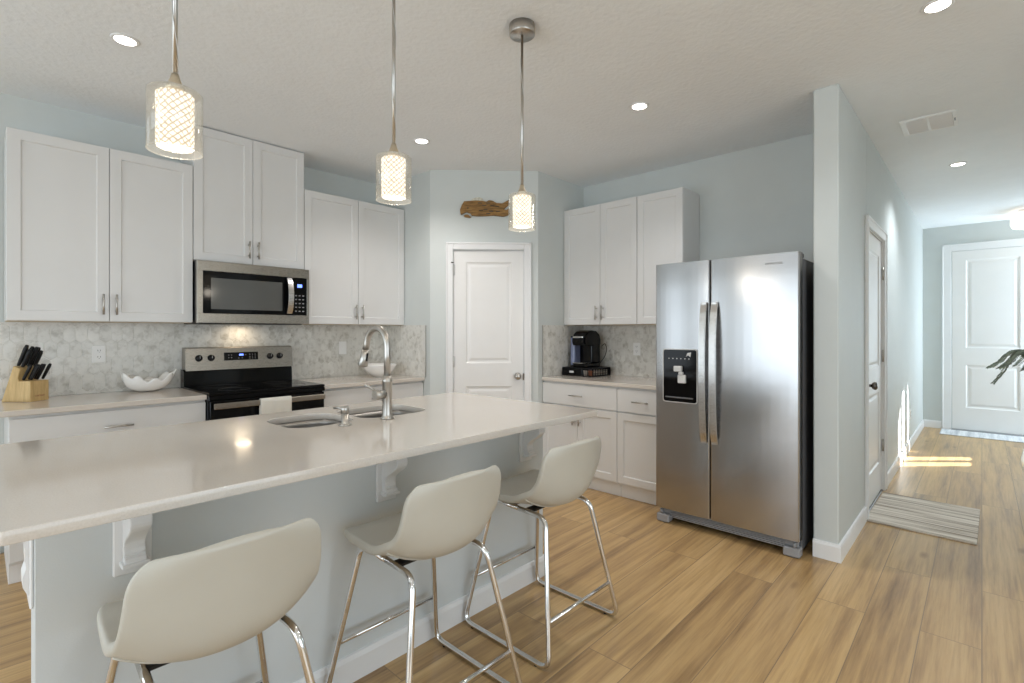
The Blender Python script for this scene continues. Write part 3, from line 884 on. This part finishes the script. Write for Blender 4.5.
dr = curved_slab(SPL+.003, FW-.001, .105, 1.785, .068, .008).build('fridge_door', M['fridge'], t)
for par, x in ((dl, SPL-.034), (dr, SPL+.034)):
    mb = MB(); zz0, zz1 = .598, 1.510
    prof = []
    for k in range(15):
        u = k/14; prof.append((-.018-.042*math.sin(PI*u)**.6, zz0+(zz1-zz0)*u))
    inner = [(y+.014, z) for y, z in prof][::-1]
    mb.prism(prof+inner, x-.021, x+.021, 'x', .004)
    mb.box(x-.016, x+.016, -.022, -.004, zz0+.002, zz0+.035); mb.box(x-.016, x+.016, -.022, -.004, zz1-.035, zz1-.002)
    mb.build('handle', M['steel'], par)
# dispenser
dx0, dx1, dz0, dz1 = FY0-1.597, FY0-1.367, .848, 1.198
mb = MB(); mb.prism(round_rect(dx0-.006, dx1+.006, dz0-.006, dz1+.006, .018, 5), -.012, .0, 'y'); rim = mb.build('dispenser', M['light_plastic'], dl)
mb = MB(); mb.prism(round_rect(dx0, dx1, dz0, dz1, .014, 5), -.0145, -.0121, 'y'); mb.build('dispenser_panel', M['black_gloss'], rim)
cxd = (dx0+dx1)/2
mb = MB(); mb.box(cxd-.030, cxd+.022, -.045, -.0146, dz1-.145, dz1-.108, .004); mb.box(cxd+.002, cxd+.030, -.040, -.0146, dz1-.165, dz1-.146, .003); mb.build('dispenser_spout', M['light_plastic'], rim)
mb = MB(); mb.box(cxd-.006, cxd+.048, -.035, -.0146, dz1-.222, dz1-.166, .004); mb.build('dispenser_paddle', M['light_plastic'], rim)
mb = MB(); mb.box(dx0+.02, dx1-.02, -.030, -.0146, dz0+.025, dz0+.034, .002); mb.build('drip_tray', M['dark_grey'], rim)
for k in range(6):
    mb = MB(); mb.box(dx0+.036+k*.028, dx0+.044+k*.028, -.0155, -.0146, dz1-.062, dz1-.056); mb.build('dispenser_button', M['mark_white'], rim)
mb = MB(); mb.prism([(dx1-.070, dz1-.045), (dx1-.060, dz1-.020), (dx1-.035, dz1-.015), (dx1-.040, dz1-.048), (dx1-.055, dz1-.035)], -.0156, -.0146, 'y'); mb.build('dispenser_emblem', M['mark_white'], rim)
# brand name strip, hinge covers, grille, feet
text_mesh('brand_name', 'WHIRLPOOL', .017, M['mark'], dr, Matrix.Translation((FW-.135, -.0076, 1.725)) @ Matrix.Rotation(.014, 4, 'Z') @ FRONT)
mb = MB(); mb.box(FW-.06, FW-.006, .03, .12, 1.7555, 1.785, .004); mb.build('hinge_cover', M['black'], t)
mb = MB(); mb.box(.02, FW-.02, .045, .074, .035, .1, .003)
for k in range(5): mb.box(.09, FW-.09, .036, .0449, .042+k*.011, .047+k*.011)
mb.build('base_grille', M['grey_plastic'], t)
for x in (.002, FW-.092):
    mb = MB(); mb.box(x, x+.09, .008, .074, .005, .058, .006); mb.lathe([(0, 0), (.009, 0), (.009, .03), (0, .03)], (x+(.03 if x < .1 else .06), .022, .06), 12); mb.lathe([(0, 0), (.02, 0), (.02, .0055), (0, .0055)], (x+.045, .04, 0), 12)
    mb.build('roller_foot', M['grey_plastic'], t)

# ------------------------------------------------------------------ microwave
MX0, MX1, MY, MZ0, MZ1 = 1.020, 1.780, 3.862, 1.374, 1.806
t = thing('microwave', 'stainless steel microwave mounted over the range', 'microwave', (MX0, MY, MZ0))
mw, mh = MX1+.013-MX0, MZ1-MZ0
mb = MB(); mb.box(0, MX1-MX0, .035, .404, .012, mh-.001, .003); mb.build('body', M['black'], t)
mb = MB(); mb.box(.02, mw-.04, .04, .40, 0, .0115, .002); bt = mb.build('vent_plate', M['black'], t)
dW = .652
mb = MB()
gx0, gx1, gz0, gz1 = .035, mw-.018, .072, mh-.070
mb.box(0, mw, 0, .034, 0.006, gz0, .002); mb.box(0, mw, 0, .034, gz1, mh-.001, .002); mb.box(0, gx0, 0, .034, gz0, gz1, .001); mb.box(gx1, mw, 0, .034, gz0, gz1, .001)
fr = mb.build('door_frame', M['steel_warm'], t)
mb = MB(); mb.box(gx0+.0005, dW-.02, .006, .032, gz0+.0005, gz1-.0005, .002); dg_ = mb.build('door_glass', M['black_gloss'], t)
mb = MB(); mb.box(gx0+.05, dW-.085, .0045, .0059, gz0+.03, gz1-.045); mb.build('door_window', simple('microwave_window', (0.10, 0.10, 0.095), 0.12), dg_)
mb = MB(); mb.box(dW-.0195, gx1-.0005, .006, .032, gz0+.0005, gz1-.0005, .002); cp = mb.build('control_panel', M['black_gloss'], t)
prof = []; z0_, z1_ = gz0+.012, gz1-.006
for k in range(13):
    u = k/12; prof.append((-.012-.036*math.sin(PI*u)**.7, z0_+(z1_-z0_)*u))
inner = [(y+.010, z) for y, z in prof][::-1]
mb = MB(); mb.prism(prof+inner, dW-.057, dW-.017, 'x', .003); mb.box(dW-.050, dW-.024, -.010, .0055, z0_+.002, z0_+.022); mb.box(dW-.050, dW-.024, -.010, .0055, z1_-.022, z1_-.002)
mb.build('handle', M['steel'], t)
mb = MB(); mb.box(dW+.030, dW+.066, .0045, .0059, gz1-.075, gz1-.050); mb.build('display', M['blue_lcd'], cp)
for r_ in range(5):
    for c_ in range(3):
        mb = MB(); mb.box(dW+.012+c_*.028, dW+.026+c_*.028, .005, .0059, gz0+.028+r_*.030, gz0+.036+r_*.030); mb.build('key', M['grey_plastic'], cp)
text_mesh('brand_name', 'WHIRLPOOL', .014, M['mark'], fr, Matrix.Translation((.40, -.0008, mh-.034)) @ FRONT)
cl = bpy.data.lights.new('cooktop_lamp', 'AREA'); cl.size = .10; cl.energy = .38; cl.color = (1, .80, .56)
clo = bpy.data.objects.new('cooktop_lamp', cl); COL.objects.link(clo); clo.parent = t; clo.location = (mw/2, .28, -.004)

# ------------------------------------------------------------------ range
RX0, RX1, RYF = 1.0165, 1.7915, 3.605
t = thing('range', 'black and stainless electric range between the counters', 'stove', (RX0, RYF, 0))
rw = RX1-RX0; RD = YS-.012-RYF
mb = MB(); mb.box(.002, rw-.002, .03, RD, .02, .905, .003); mb.build('body', M['black'], t)
mb = MB(); mb.box(-.0, rw, -.006, RD-.09, .906, .926, .006, 2); ct = mb.build('cooktop', M['black_gloss'], t)
ring = simple('burner_ring', (0.05, 0.05, 0.05), 0.25)
for (x, y, r) in ((.20, .15, .095), (.57, .15, .115), (.20, .40, .115), (.57, .40, .08)):
    mb = MB(); mb.lathe([(r, 0), (r+.003, 0), (r+.003, .0006), (r, .0006), (r, 0)], (x, y, .9262), 36); mb.build('burner', ring, ct)
mb = MB(); mb.prism([(RD-.09, .906), (RD-.085, 1.03), (RD-.06, 1.045), (RD-.002, 1.045), (RD-.002, .906)], .002, rw-.002, 'x'); mb.build('backguard', M['black_gloss'], t)
mb = MB(); mb.prism([(RD-.098, 1.036), (RD-.082, 1.195), (RD-.060, 1.203), (RD-.002, 1.203), (RD-.002, 1.046), (RD-.07, 1.046)], .010, rw+.0, 'x', .002); cpn = mb.build('control_panel', M['steel_warm'], t)
tilt = math.atan2(.016, .159)
def on_panel(x, z):   # a frame lying on the tilted face
    y = RD-.098+(z-1.036)*math.tan(tilt)
    return Matrix.Translation((x, y, z)) @ Matrix.Rotation(-tilt, 4, 'X')
for x in (.095, .175, .595, .67):
    mb = MB(); mb.lathe([(0, 0), (.024, 0), (.024, -.006), (.019, -.009), (.019, -.026), (.016, -.029), (0, -.029)], (0, 0, 0), 24, 'y'); mb.box(-.004, .004, -.034, -.029, -.017, .017, .001)
    mb.bm.transform(on_panel(x, 1.125)); k_ = mb.build('knob', M['black'], cpn)
    mb = MB(); mb.box(-.0012, .0012, -.0346, -.0341, -.004, .016); mb.bm.transform(on_panel(x, 1.125)); mb.build('knob_pointer', M['mark_white'], k_)
mb = MB(); mb.box(.262, .505, -.002, -.0002, -.030, .030); mb.bm.transform(on_panel(0, 1.132)); dsp = mb.build('display_panel', M['black_gloss'], cpn)
mb = MB(); mb.box(.368, .398, -.003, -.0022, .004, .017); mb.bm.transform(on_panel(0, 1.132)); mb.build('clock_display', M['blue_lcd'], dsp)
for (x, z) in [(.29, .010), (.31, .010), (.29, -.010), (.31, -.010), (.36, -.014), (.385, -.014), (.41, .010), (.44, .012), (.46, .012), (.48, .012), (.44, -.004), (.46, -.004), (.48, -.004), (.44, -.018), (.46, -.018), (.48, -.018)]:
    mb = MB(); mb.box(x, x+.008, -.0028, -.0022, z-.002, z+.002); mb.bm.transform(on_panel(0, 1.132)); mb.build('key', M['grey_plastic'], dsp)
mb = MB(); mb.box(.006, rw-.006, -.008, .029, .215, .872, .004); od = mb.build('oven_door', M['black_gloss'], t)
mb = MB(); mb.box(.10, rw-.10, -.0100, -.0081, .40, .74); mb.build('oven_window', M['black'], od)
mb = MB(); mb.box(.018, rw-.018, -.052, -.040, .822, .860, .005, 2); mb.box(.03, .055, -.040, -.0081, .828, .854); mb.box(rw-.055, rw-.03, -.040, -.0081, .828, .854); mb.build('oven_handle', M['steel_warm'], od)
mb = MB(); mb.box(.006, rw-.006, -.006, .029, .03, .208, .004); mb.build('drawer', M['steel_warm'], t)
mb = MB(); mb.box(-.001, rw+.001, -.007, .03, .876, .905, .004); mb.build('front_rail', M['black_gloss'], t)
# towel over the handle
tx0, tx1 = 1.313, 1.520
mb = MB(); bm = mb.bm
y0 = RYF-.052; path = [(y0-.006, .56), (y0-.007, .62), (y0-.006, .70), (y0-.007, .78), (y0-.006, .84), (y0-.003, .864), (y0+.006, .8665), (y0+.015, .864), (y0+.018, .84), (y0+.019, .78), (y0+.020, .70), (y0+.020, .66)]
G = []
for (y, z) in path:
    G.append([bm.verts.new((tx0+(tx1-tx0)*j/16, y+.0022*math.sin(j*1.3+z*9)*(1 if z < .84 else 0), z)) for j in range(17)])
for A, B in zip(G, G[1:]):
    for j in range(16):
        f = bm.faces.new((A[j], A[j+1], B[j+1], B[j])); f.smooth = True
o = mb.build('dish_towel', M['towel']); s_ = o.modifiers.new('thickness', 'SOLIDIFY'); s_.thickness = .004; s_.offset = 0
tag(o, 'light beige dish towel hanging over the oven handle', 'towel')

# ------------------------------------------------------------------ pendants
def make_pendant():
    t = thing('pendant_light', 'x', 'pendant light', (0, 0, 0))
    mb = MB(); mb.lathe([(0, 0), (.060, 0), (.060, -.0445), (.058, -.047), (0, -.047)], (0, 0, -.0008), 40); mb.build('canopy', M['nickel'], t)
    mb = MB(); mb.tube([(0, 0, -.048), (0, 0, -.745)], .0062, 12); mb.build('rod', M['nickel'], t)
    pts = []
    for k in range(40):
        a = k*.33; pts.append((.0072*math.cos(a), .0072*math.sin(a), -.05-.695*k/39))
    mb = MB(); mb.tube(pts, .0011, 6); mb.build('cord', M['light_plastic'], t)
    mb = MB(); mb.lathe([(0, -.742), (.009, -.742), (.012, -.755), (.019, -.772), (.024, -.786), (0, -.786)], (0, 0, 0), 28); mb.build('socket_cap', M['bulb'], t)
    # glass sleeve, open below
    mb = MB(); mb.lathe([(.012, -.7875), (.058, -.7875), (.0635, -.793), (.0635, -.946), (.0615, -.946), (.0615, -.795), (.057, -.7897), (.012, -.7897)], (0, 0, 0), 48); mb.tube([(.0626*math.cos(2*PI*k/40), .0626*math.sin(2*PI*k/40), -.9465) for k in range(40)], .0019, 8, closed=True); mb.build('glass_shade', M['glass'], t)
    # faceted crystal sleeve around the bulb
    mb = MB(); bm = mb.bm; seg = 22; R0 = .0415; rings = []
    nz = 14
    for i in range(nz+1):
        ring = []
        for k in range(seg):
            a = 2*PI*(k+.5*(i % 2))/seg; rr = R0+(.0022 if (k+i) % 2 else -.0012)
            ring.append(bm.verts.new((rr*math.cos(a), rr*math.sin(a), -.797-.140*i/nz)))
        rings.append(ring)
    for i in range(nz):
        A, B = rings[i], rings[i+1]
        for k in range(seg):
            if i % 2 == 0:
                bm.faces.new((A[k], A[(k+1) % seg], B[k])); bm.faces.new((A[(k+1) % seg], B[(k+1) % seg], B[k]))
            else:
                bm.faces.new((A[k], B[(k+1) % seg], B[k])); bm.faces.new((A[k], A[(k+1) % seg], B[(k+1) % seg]))
    bm.faces.new(rings[0]); bm.faces.new(rings[-1])
    mb.build('crystal_sleeve', M['crystal'], t)
    l = bpy.data.lights.new('bulb', 'POINT'); l.energy = 0.9; l.color = (1, .90, .76); l.shadow_soft_size = .04
    lo = bpy.data.objects.new('bulb', l); COL.objects.link(lo); lo.parent = t; lo.location = (0, 0, -1.0)
    return t
p0 = make_pendant()
for i, (x, lab) in enumerate(((1.735, 'glass pendant light nearest the pantry door, its canopy in view'), (1.038, 'middle glass pendant light over the faucet side of the island'), (.361, 'glass pendant light nearest the camera, in front of the left upper cabinets'))):
    p = p0 if i == 0 else dup_tree(p0)
    p.location = (x, 1.56, ZC); p['label'] = lab; p['group'] = 'pendant lights over the island'

def downlight(x, y, lab, power=26, warm=True):
    t = thing('recessed_light', lab, 'ceiling light', (x, y, ZC), group='recessed ceiling lights')
    mb = MB(); mb.lathe([(.044, -.006), (.047, -.007), (.056, -.005), (.060, -.0005), (.044, -.0005), (.044, -.006)], (0, 0, 0), 40); mb.build('trim_ring', M['trim'], t)
    mb = MB(); mb.lathe([(0, -.005), (.0435, -.005), (.0435, -.001), (0, -.001)], (0, 0, 0), 40); mb.build('lens', M['lens'], t)
    l = bpy.data.lights.new('downlight', 'SPOT'); l.energy = power; l.color = (1, .955, .92) if warm else (.88, .95, 1); l.spot_size = math.radians(135); l.spot_blend = .9; l.shadow_soft_size = .06
    lo = bpy.data.objects.new('downlight', l); COL.objects.link(lo); lo.parent = t; lo.location = (0, 0, -.012)
downlight(.498, 3.05, 'recessed ceiling light above the left upper cabinets', 6)
downlight(2.273, 3.05, 'recessed ceiling light near the pantry door', 42)
downlight(2.86, 1.577, 'recessed ceiling light in front of the refrigerator', 42)
downlight(2.866, .14, 'recessed ceiling light cut by the top edge of the photo', 14, warm=False)
downlight(5.70, .148, 'recessed ceiling light in the hallway beyond the air vent', 56, warm=False)

for (x, y, lab) in ((-1.6, 1.6, 'added unseen recessed light over the dining side behind the camera'), (-1.6, -1.4, 'added unseen recessed light over the living room behind the camera'), (1.0, -1.4, 'added unseen recessed light in the living room right of the camera'), (.9, -.1, 'added unseen recessed light above the camera')):
    downlight(x, y, lab, 15 if 'dining' in lab else 36, warm=False)  # out-of-view ceiling lights added to brighten the room
t = thing('air_vent', 'white rectangular air vent in the hallway ceiling', 'vent', (4.44, .265, ZC))
mb = MB(); a, b_ = .165, .145
mb.box(-a, a, -b_, -b_+.020, -.010, -.0006, .002); mb.box(-a, a, b_-.030, b_, -.010, -.0006, .002); mb.box(-a, -a+.022, -b_+.020, b_-.030, -.010, -.0006); mb.box(a-.022, a, -b_+.020, b_-.030, -.010, -.0006); mb.box(-a+.022, a-.022, -.007, .007, -.010, -.0006)
mb.build('frame', M['white_plastic'], t)
mb = MB(); mb.box(-a+.01, a-.01, -b_+.01, b_-.01, -.0018, -.0006); mb.build('backing', M['grey_plastic'], t)
for k in range(16):
    x = -a+.031+k*.0178
    mb = MB(); mb.box(-.0042, .0042, -b_+.021, b_-.031, -.0005, .0005)
    mb.bm.transform(Matrix.Translation((x, 0, -.0065)) @ Matrix.Rotation(.75, 4, 'Y')); mb.build('slat', M['trim'], t)
mb = MB(); mb.box(-.022, .022, -b_+.006, -b_+.014, -.016, -.0105, .001); mb.build('damper_lever', M['grey_plastic'], t)

t = thing('flush_ceiling_light', 'round drum ceiling light near the entry door, cut by the right photo edge', 'ceiling light', (8.40, -.47, ZC))
mb = MB(); mb.lathe([(0, -.001), (.16, -.001), (.16, -.042), (0, -.042)], (0, 0, 0), 40); mb.build('canopy', M['trim'], t)
mb = MB(); mb.lathe([(0, -.043), (.225, -.043), (.225, -.165), (0, -.165)], (0, 0, 0), 48); mb.build('drum_shade', M['drum'], t)
mb = MB(); mb.lathe([(0, -.166), (.225, -.166), (.21, -.20), (0, -.205)], (0, 0, 0), 48); mb.build('diffuser', emit('diffuser_glow', (1, .97, .9), 1.3), t)

# ------------------------------------------------------------------ outlets
def outlet(label, loc, rz, kind='outlet'):
    t = thing('wall_outlet' if kind == 'outlet' else 'light_switch', label, 'outlet' if kind == 'outlet' else 'switch', loc, rz)
    mb = MB(); mb.box(-.036, .036, -.006, 0, -.058, .058, .003, 2); pl = mb.build('cover_plate', M['white_plastic'], t)
    if kind == 'outlet':
        for z in (-.021, .021):
            mb = MB(); mb.prism(round_rect(-.017, .017, z-.015, z+.015, .008, 4), -.0085, -.0061, 'y'); r_ = mb.build('socket', M['white_plastic'], pl)
            mb = MB(); mb.box(-.008, -.005, -.0092, -.0086, z-.002, z+.008); mb.box(.005, .008, -.0092, -.0086, z-.002, z+.008); mb.box(-.002, .002, -.0092, -.0086, z-.010, z-.006); mb.build('slot', M['dark_grey'], r_)
    else:
        mb = MB(); mb.box(-.016, .016, -.0095, -.0061, -.033, .033, .002); mb.build('rocker', M['white_plastic'], pl)
outlet('white double outlet in the tile between knife block and shell bowl', (.557, YS-.0065, 1.172), 0)
outlet('white rocker switch in the tile between range and white bowl', (2.29, YS-.0065, 1.172), 0, 'switch')
outlet('white double outlet in the tile between coffee maker and refrigerator', (XF-.0065, 2.284, 1.162), -PI/2)
outlet('white outlet low on the hallway wall near the entry', (7.3, YW0, .38), 0)

# ------------------------------------------------------------------ knife block and knives
KB = Vector((.143, 4.160, .916)); KR = math.radians(-47)
prof = [(0, 0), (.068, .205), (.108, .191), (.096, .135), (.100, .118), (.168, .118), (.168, 0)]
t = thing('knife_block', 'light wooden knife block on the counter left of the outlet', 'knife block', KB, KR)
mb = MB(); mb.prism(prof, -.058, .058, 'y', .002); mb.build('block', M['block'], t)
text_mesh('block_mark', 'CHICAGO', .013, M['copper'], t, Matrix.Translation((.1686, 0, .030)) @ Matrix.Rotation(PI/2, 4, 'Z') @ FRONT)
def knife(l0, y, z, ln, r, lab, dl_=.40, dz_=.917):
    mb = MB()
    p = lambda s: (l0+dl_*s, y, z+dz_*s)
    mb.tube([p(.006), p(.014), p(ln*.5), p(ln*.85), p(ln)], r, 10, radii=[r*.75, r*.85, r, r*1.05, r*.75])
    mb.bm.transform(Matrix.Diagonal((1.0, 1.0, 1.0, 1)))
    o = mb.build('kitchen_knife', M['black'])
    o.location = KB; o.rotation_euler = (0, 0, KR)
    tag(o, lab, 'knife', 'black-handled knives in the knife block')
labs = ['black knife handle at the back left corner of the knife block', 'black knife handle at the front left of the block top', 'long black knife handle in the middle back of the block top', 'long black knife handle in the middle front of the block top', 'black knife handle at the back right of the block top', 'black knife handle at the front right of the block top']
for k, (l, y, ln) in enumerate([(.079, -.040, .135), (.100, -.036, .115), (.079, -.002, .125), (.100, .000, .130), (.079, .040, .118), (.100, .038, .105)]):
    knife(l, y, .2055-(l-.068)*.34, ln, .0105, labs[k])
for k in range(6):
    knife(.112+.028*(k % 2), -.045+.018*k, .1195, .105, .0088, 'small black steak knife handle in the low front tier of the block', .46, .888)

# ------------------------------------------------------------------ shell bowl
def shell_bowl():
    t = thing('shell_bowl', 'white ruffled shell-shaped bowl on the counter left of the range', 'bowl', (.795, 4.13, .9165))
    mb = MB(); bm = mb.bm; nr, nt_ = 14, 96; rings = []
    for i in range(nr+1):
        u = i/nr; ring = []
        for k in range(nt_):
            a = 2*PI*k/nt_
            flute = math.cos(9*a)
            R = .118*(1+.16*math.cos(a)**2)*(1+.05*flute*u)
            r = R*math.sin(u*PI/2*.96)
            lift = .070 + .055*max(0, math.cos(a))**2 + .045*max(0, -math.cos(a))
            z = lift*(u**2.4) + .015*flute*u**3 + .006
            ring.append(bm.verts.new((r*math.cos(a)+.02*u*u*(math.cos(a) > 0)*math.cos(a), r*math.sin(a)*.72, z)))
        rings.append(ring)
    for A, B in zip(rings, rings[1:]):
        for k in range(nt_):
            try:
                f = bm.faces.new((A[k], A[(k+1) % nt_], B[(k+1) % nt_], B[k])); f.smooth = True
            except ValueError: pass
    bmesh.ops.remove_doubles(bm, verts=bm.verts[:], dist=1e-5)
    o = mb.build('bowl', M['ceramic'], t); s = o.modifiers.new('thickness', 'SOLIDIFY'); s.thickness = .006; s.offset = 1
shell_bowl()
mb = MB(); mb.lathe([(0, .0), (.055, .0), (.060, .006), (.085, .020), (.125, .055), (.148, .100), (.152, .112), (.147, .112), (.120, .062), (.080, .028), (0, .016)], (0, 0, 0), 48)
o = tag(mb.build('serving_bowl', M['ceramic']), 'plain white bowl on the counter behind the faucet', 'bowl'); o.location = (2.50, 3.98, .9155)

# ------------------------------------------------------------------ coffee maker on its pod drawer
CF = (3.72, 2.845, .9155)
t = thing('pod_drawer', 'black coffee pod drawer under the coffee maker', 'storage drawer', CF, -PI/2)
mb = MB(); mb.box(0, .335, 0, .30, .068, .078, .003); mb.box(0, .335, 0, .30, .0, .008, .003); mb.box(0, .006, .0, .30, .008, .068); mb.box(.0, .335, .294, .30, .008, .068); mb.build('case', M['black'], t)
mb = MB(); mb.box(.008, .225, -.004, .006, .010, .066, .004); fr_ = mb.build('drawer_front', M['black_gloss'], t)
mb = MB(); mb.prism(round_rect(.085, .135, .030, .048, .008, 4), -.006, -.0041, 'y'); mb.build('drawer_emblem', M['mark_white'], fr_)
mb = MB()
for k in range(8): mb.box(.3300, .3345, .010+k*.040, .014+k*.040, .008, .068)
for z in (.03, .05): mb.box(.3300, .3345, .006, .294, z, z+.003)
for k in range(5): mb.box(.228+k*.026, .231+k*.026, .0, .004, .008, .068)
mb.build('wire_side', M['black'], t)
for r_ in range(2):
    for k in range(6):
        mb = MB(); mb.lathe([(0, 0), (.018, 0), (.0235, .044), (.026, .044), (.026, .047), (0, .047)], (0, 0, 0), 20)
        pod = mb.build('coffee_pod', M['copper'] if (k == 0 and r_ == 0) else M['mesh_pods'])
        pod.location = (CF[0]+.030+k*.046, CF[1]-.300+r_*.054, CF[2]+.0085)
        tag(pod, 'copper coloured coffee pod at the front of the pod drawer' if (k == 0 and r_ == 0) else 'pale coffee pod in the drawer under the coffee maker', 'coffee pod', 'coffee pods in the drawer')
CM = (3.755, 2.80, .9155+.0785)
t = thing('coffee_maker', 'black single-serve coffee maker with a clear water tank', 'coffee maker', CM, -PI/2)
mb = MB(); mb.box(.050, .190, 0, .25, 0, .035, .008, 2); mb.box(.050, .190, .11, .25, .035, .205, .012, 2); mb.build('body', M['black_gloss'], t)
mb = MB(); pr_ = [(.0, .20), (-.012, .23), (-.010, .268), (.008, .300), (.045, .325), (.11, .338), (.18, .332), (.232, .302), (.25, .25), (.25, .20)]
mb.prism(pr_, .046, .194, 'x', .010); hd = mb.build('brew_head', M['black_gloss'], t)
mb = MB(); mb.box(.065, .175, -.022, -.013, .268, .282, .003); mb.build('lid_handle', M['chrome'], hd)
mb = MB(); mb.prism(round_rect(-.002, .045, .03, .24, .018, 5), .02, .270, 'z'); mb.build('water_tank', M['water_glass'], t)
mb = MB(); mb.prism(round_rect(-.003, .0455, .028, .242, .018, 5), .2705, .285, 'z'); mb.prism(round_rect(-.003, .0455, .028, .242, .018, 5), 0, .0195, 'z'); mb.build('tank_lid', M['black'], t)
mb = MB(); mb.box(.062, .178, -.03, .105, .0355, .044, .004); mb.build('drip_tray', M['chrome'], t)
mb = MB(); mb.tube([(.180, .255, .03), (.225, .275, .10), (.240, .28, .17), (.218, .282, .215), (.200, .282, .205), (.195, .26, .19)], .0035, 8, fillet=.03); mb.build('power_cord', M['black'], t)

# ------------------------------------------------------------------ whale on the angled wall
def sz(px, py):
    """photo measurements of the plaque turned into metres along and up the angled wall"""
    return (.264+(px-460)*(.723-.264)/52, 2.440-(py-205)*.0100)
W8 = [(155,340),(148,290),(172,235),(208,182),(310,175),(400,170),(480,175),(530,185),(570,165),(620,170),(680,200),(760,205),(810,182),(862,155),(872,215),(810,262),(785,283),(825,290),(868,262),(876,350),(780,375),(640,362),(500,370),(400,372),(320,366),(300,338),(245,322),(205,338),(165,356)]
J8 = [(200,368),(225,350),(262,350),(312,384),(290,394),(220,384)]
S8 = [(310,172),(325,150),(370,132),(430,126),(475,140),(500,174),(400,168)]
t = thing('whale_plaque', 'carved wooden whale plaque hanging above the pantry door', 'wall decoration', (XR, YR, 0), DR)
def outl(P): return [sz(450+x/14.63, 190+y/14.63) for x, y in P]
mb = MB(); mb.prism(outl(W8), -.026, -.004, 'y', .003); bd = mb.build('whale_body', M['whale'], t)
mb = MB(); mb.prism(outl(J8), -.022, -.004, 'y', .002); mb.build('lower_jaw', M['whale'], t)
mb = MB(); mb.prism(outl(S8), -.018, -.006, 'y', .001); mb.build('water_spout', M['spout'], t)
cs = [(440,205),(500,235),(455,300),(560,205),(620,240),(520,290),(600,310),(690,250),(700,310),(560,340)]
ex, ez = sz(450+262/14.63, 190+268/14.63)
mb = MB(); mb.lathe([(0, -.031), (.004, -.031), (.007, -.0262), (0, -.0262)], (ex, 0, ez), 12, 'y'); mb.build('eye', M['bronze'], bd)
for (x, y) in cs:
    a, b_ = sz(450+x/14.63, 190+y/14.63)
    mb = MB(); mb.box(a-.018, a+.018, -.030, -.0262, b_-.004, b_+.004, .0015); mb.build('carved_mark', M['bronze'], bd)

# ------------------------------------------------------------------ rugs, plant
def rug(name, x0, x1, y0, y1, mat, label, cat, fringe=False):
    mb = MB(); mb.box(x0, x1, y0, y1, .0006, .008, .002); o = mb.build(name, mat); tag(o, label, cat); return o
t = thing('rug', 'small striped grey and beige rug in front of the hallway closet door', 'rug', (4.65, .305, 0), math.radians(-1.0))
mb = MB(); mb.box(-.42, .42, -.29, .29, .0006, .009, .002); mb.build('weave', M['rug'], t)
rug('doormat', 8.48, 8.94, -.62, .40, M['doormat'], 'pale patterned mat in front of the entry door', 'mat')

t = thing('potted_fern', 'drooping green fern in a white pot at the right edge of the hallway', 'plant', (5.62, -.41, 0))
mb = MB(); mb.lathe([(0, 0), (.10, 0), (.11, .02), (.14, .13), (.18, .25), (.19, .32), (.17, .41), (.13, .52), (.11, .62), (.12, .70), (.14, .76), (.13, .76), (.11, .72), (0, .70)], (0, 0, 0), 36); pot = mb.build('pot', M['ceramic'], t)
mb = MB(); mb.lathe([(0, .722), (.105, .722), (0, .73)], (0, 0, 0), 24); mb.build('soil', M['soil'], pot)
random.seed(11)
for k in range(15):
    az = 2*PI*k/15+random.uniform(-.15, .15); ln = random.uniform(.34, .44)
    if k == 7: az = math.radians(112); ln = .37
    mb = MB(); bm = mb.bm; pts = []
    n = 22
    for i in range(n+1):
        u = i/n; pts.append(Vector((math.cos(az)*ln*u, math.sin(az)*ln*u, .75+.46*math.sin(min(1, u*1.25)*PI*.62)-(.55 if k == 7 else .30)*max(0, u-.45)**1.2)))
    mb.tube(pts, .0025, 6)
    side = Vector((-math.sin(az), math.cos(az), 0))
    for i in range(4, n+1):
        for s in (-1, 1):
            for q in range(3):
                p = pts[i-1].lerp(pts[i], q/3); l = .058*(1-.6*(i/n))+.012
                d_ = (side*s*.85+Vector((math.cos(az), math.sin(az), 0))*.45+Vector((0, 0, -.55+random.uniform(-.2, .2)))).normalized()
                w_ = Vector((math.cos(az), math.sin(az), .2))*.005
                v = [p-w_*.6, p+d_*l*.5-w_*1.2+Vector((0, 0, .004)), p+d_*l, p+d_*l*.5+w_*1.2+Vector((0, 0, .004))]
                bm.faces.new([bm.verts.new(a) for a in v])
    mb.build('frond', M['leaf'], t)
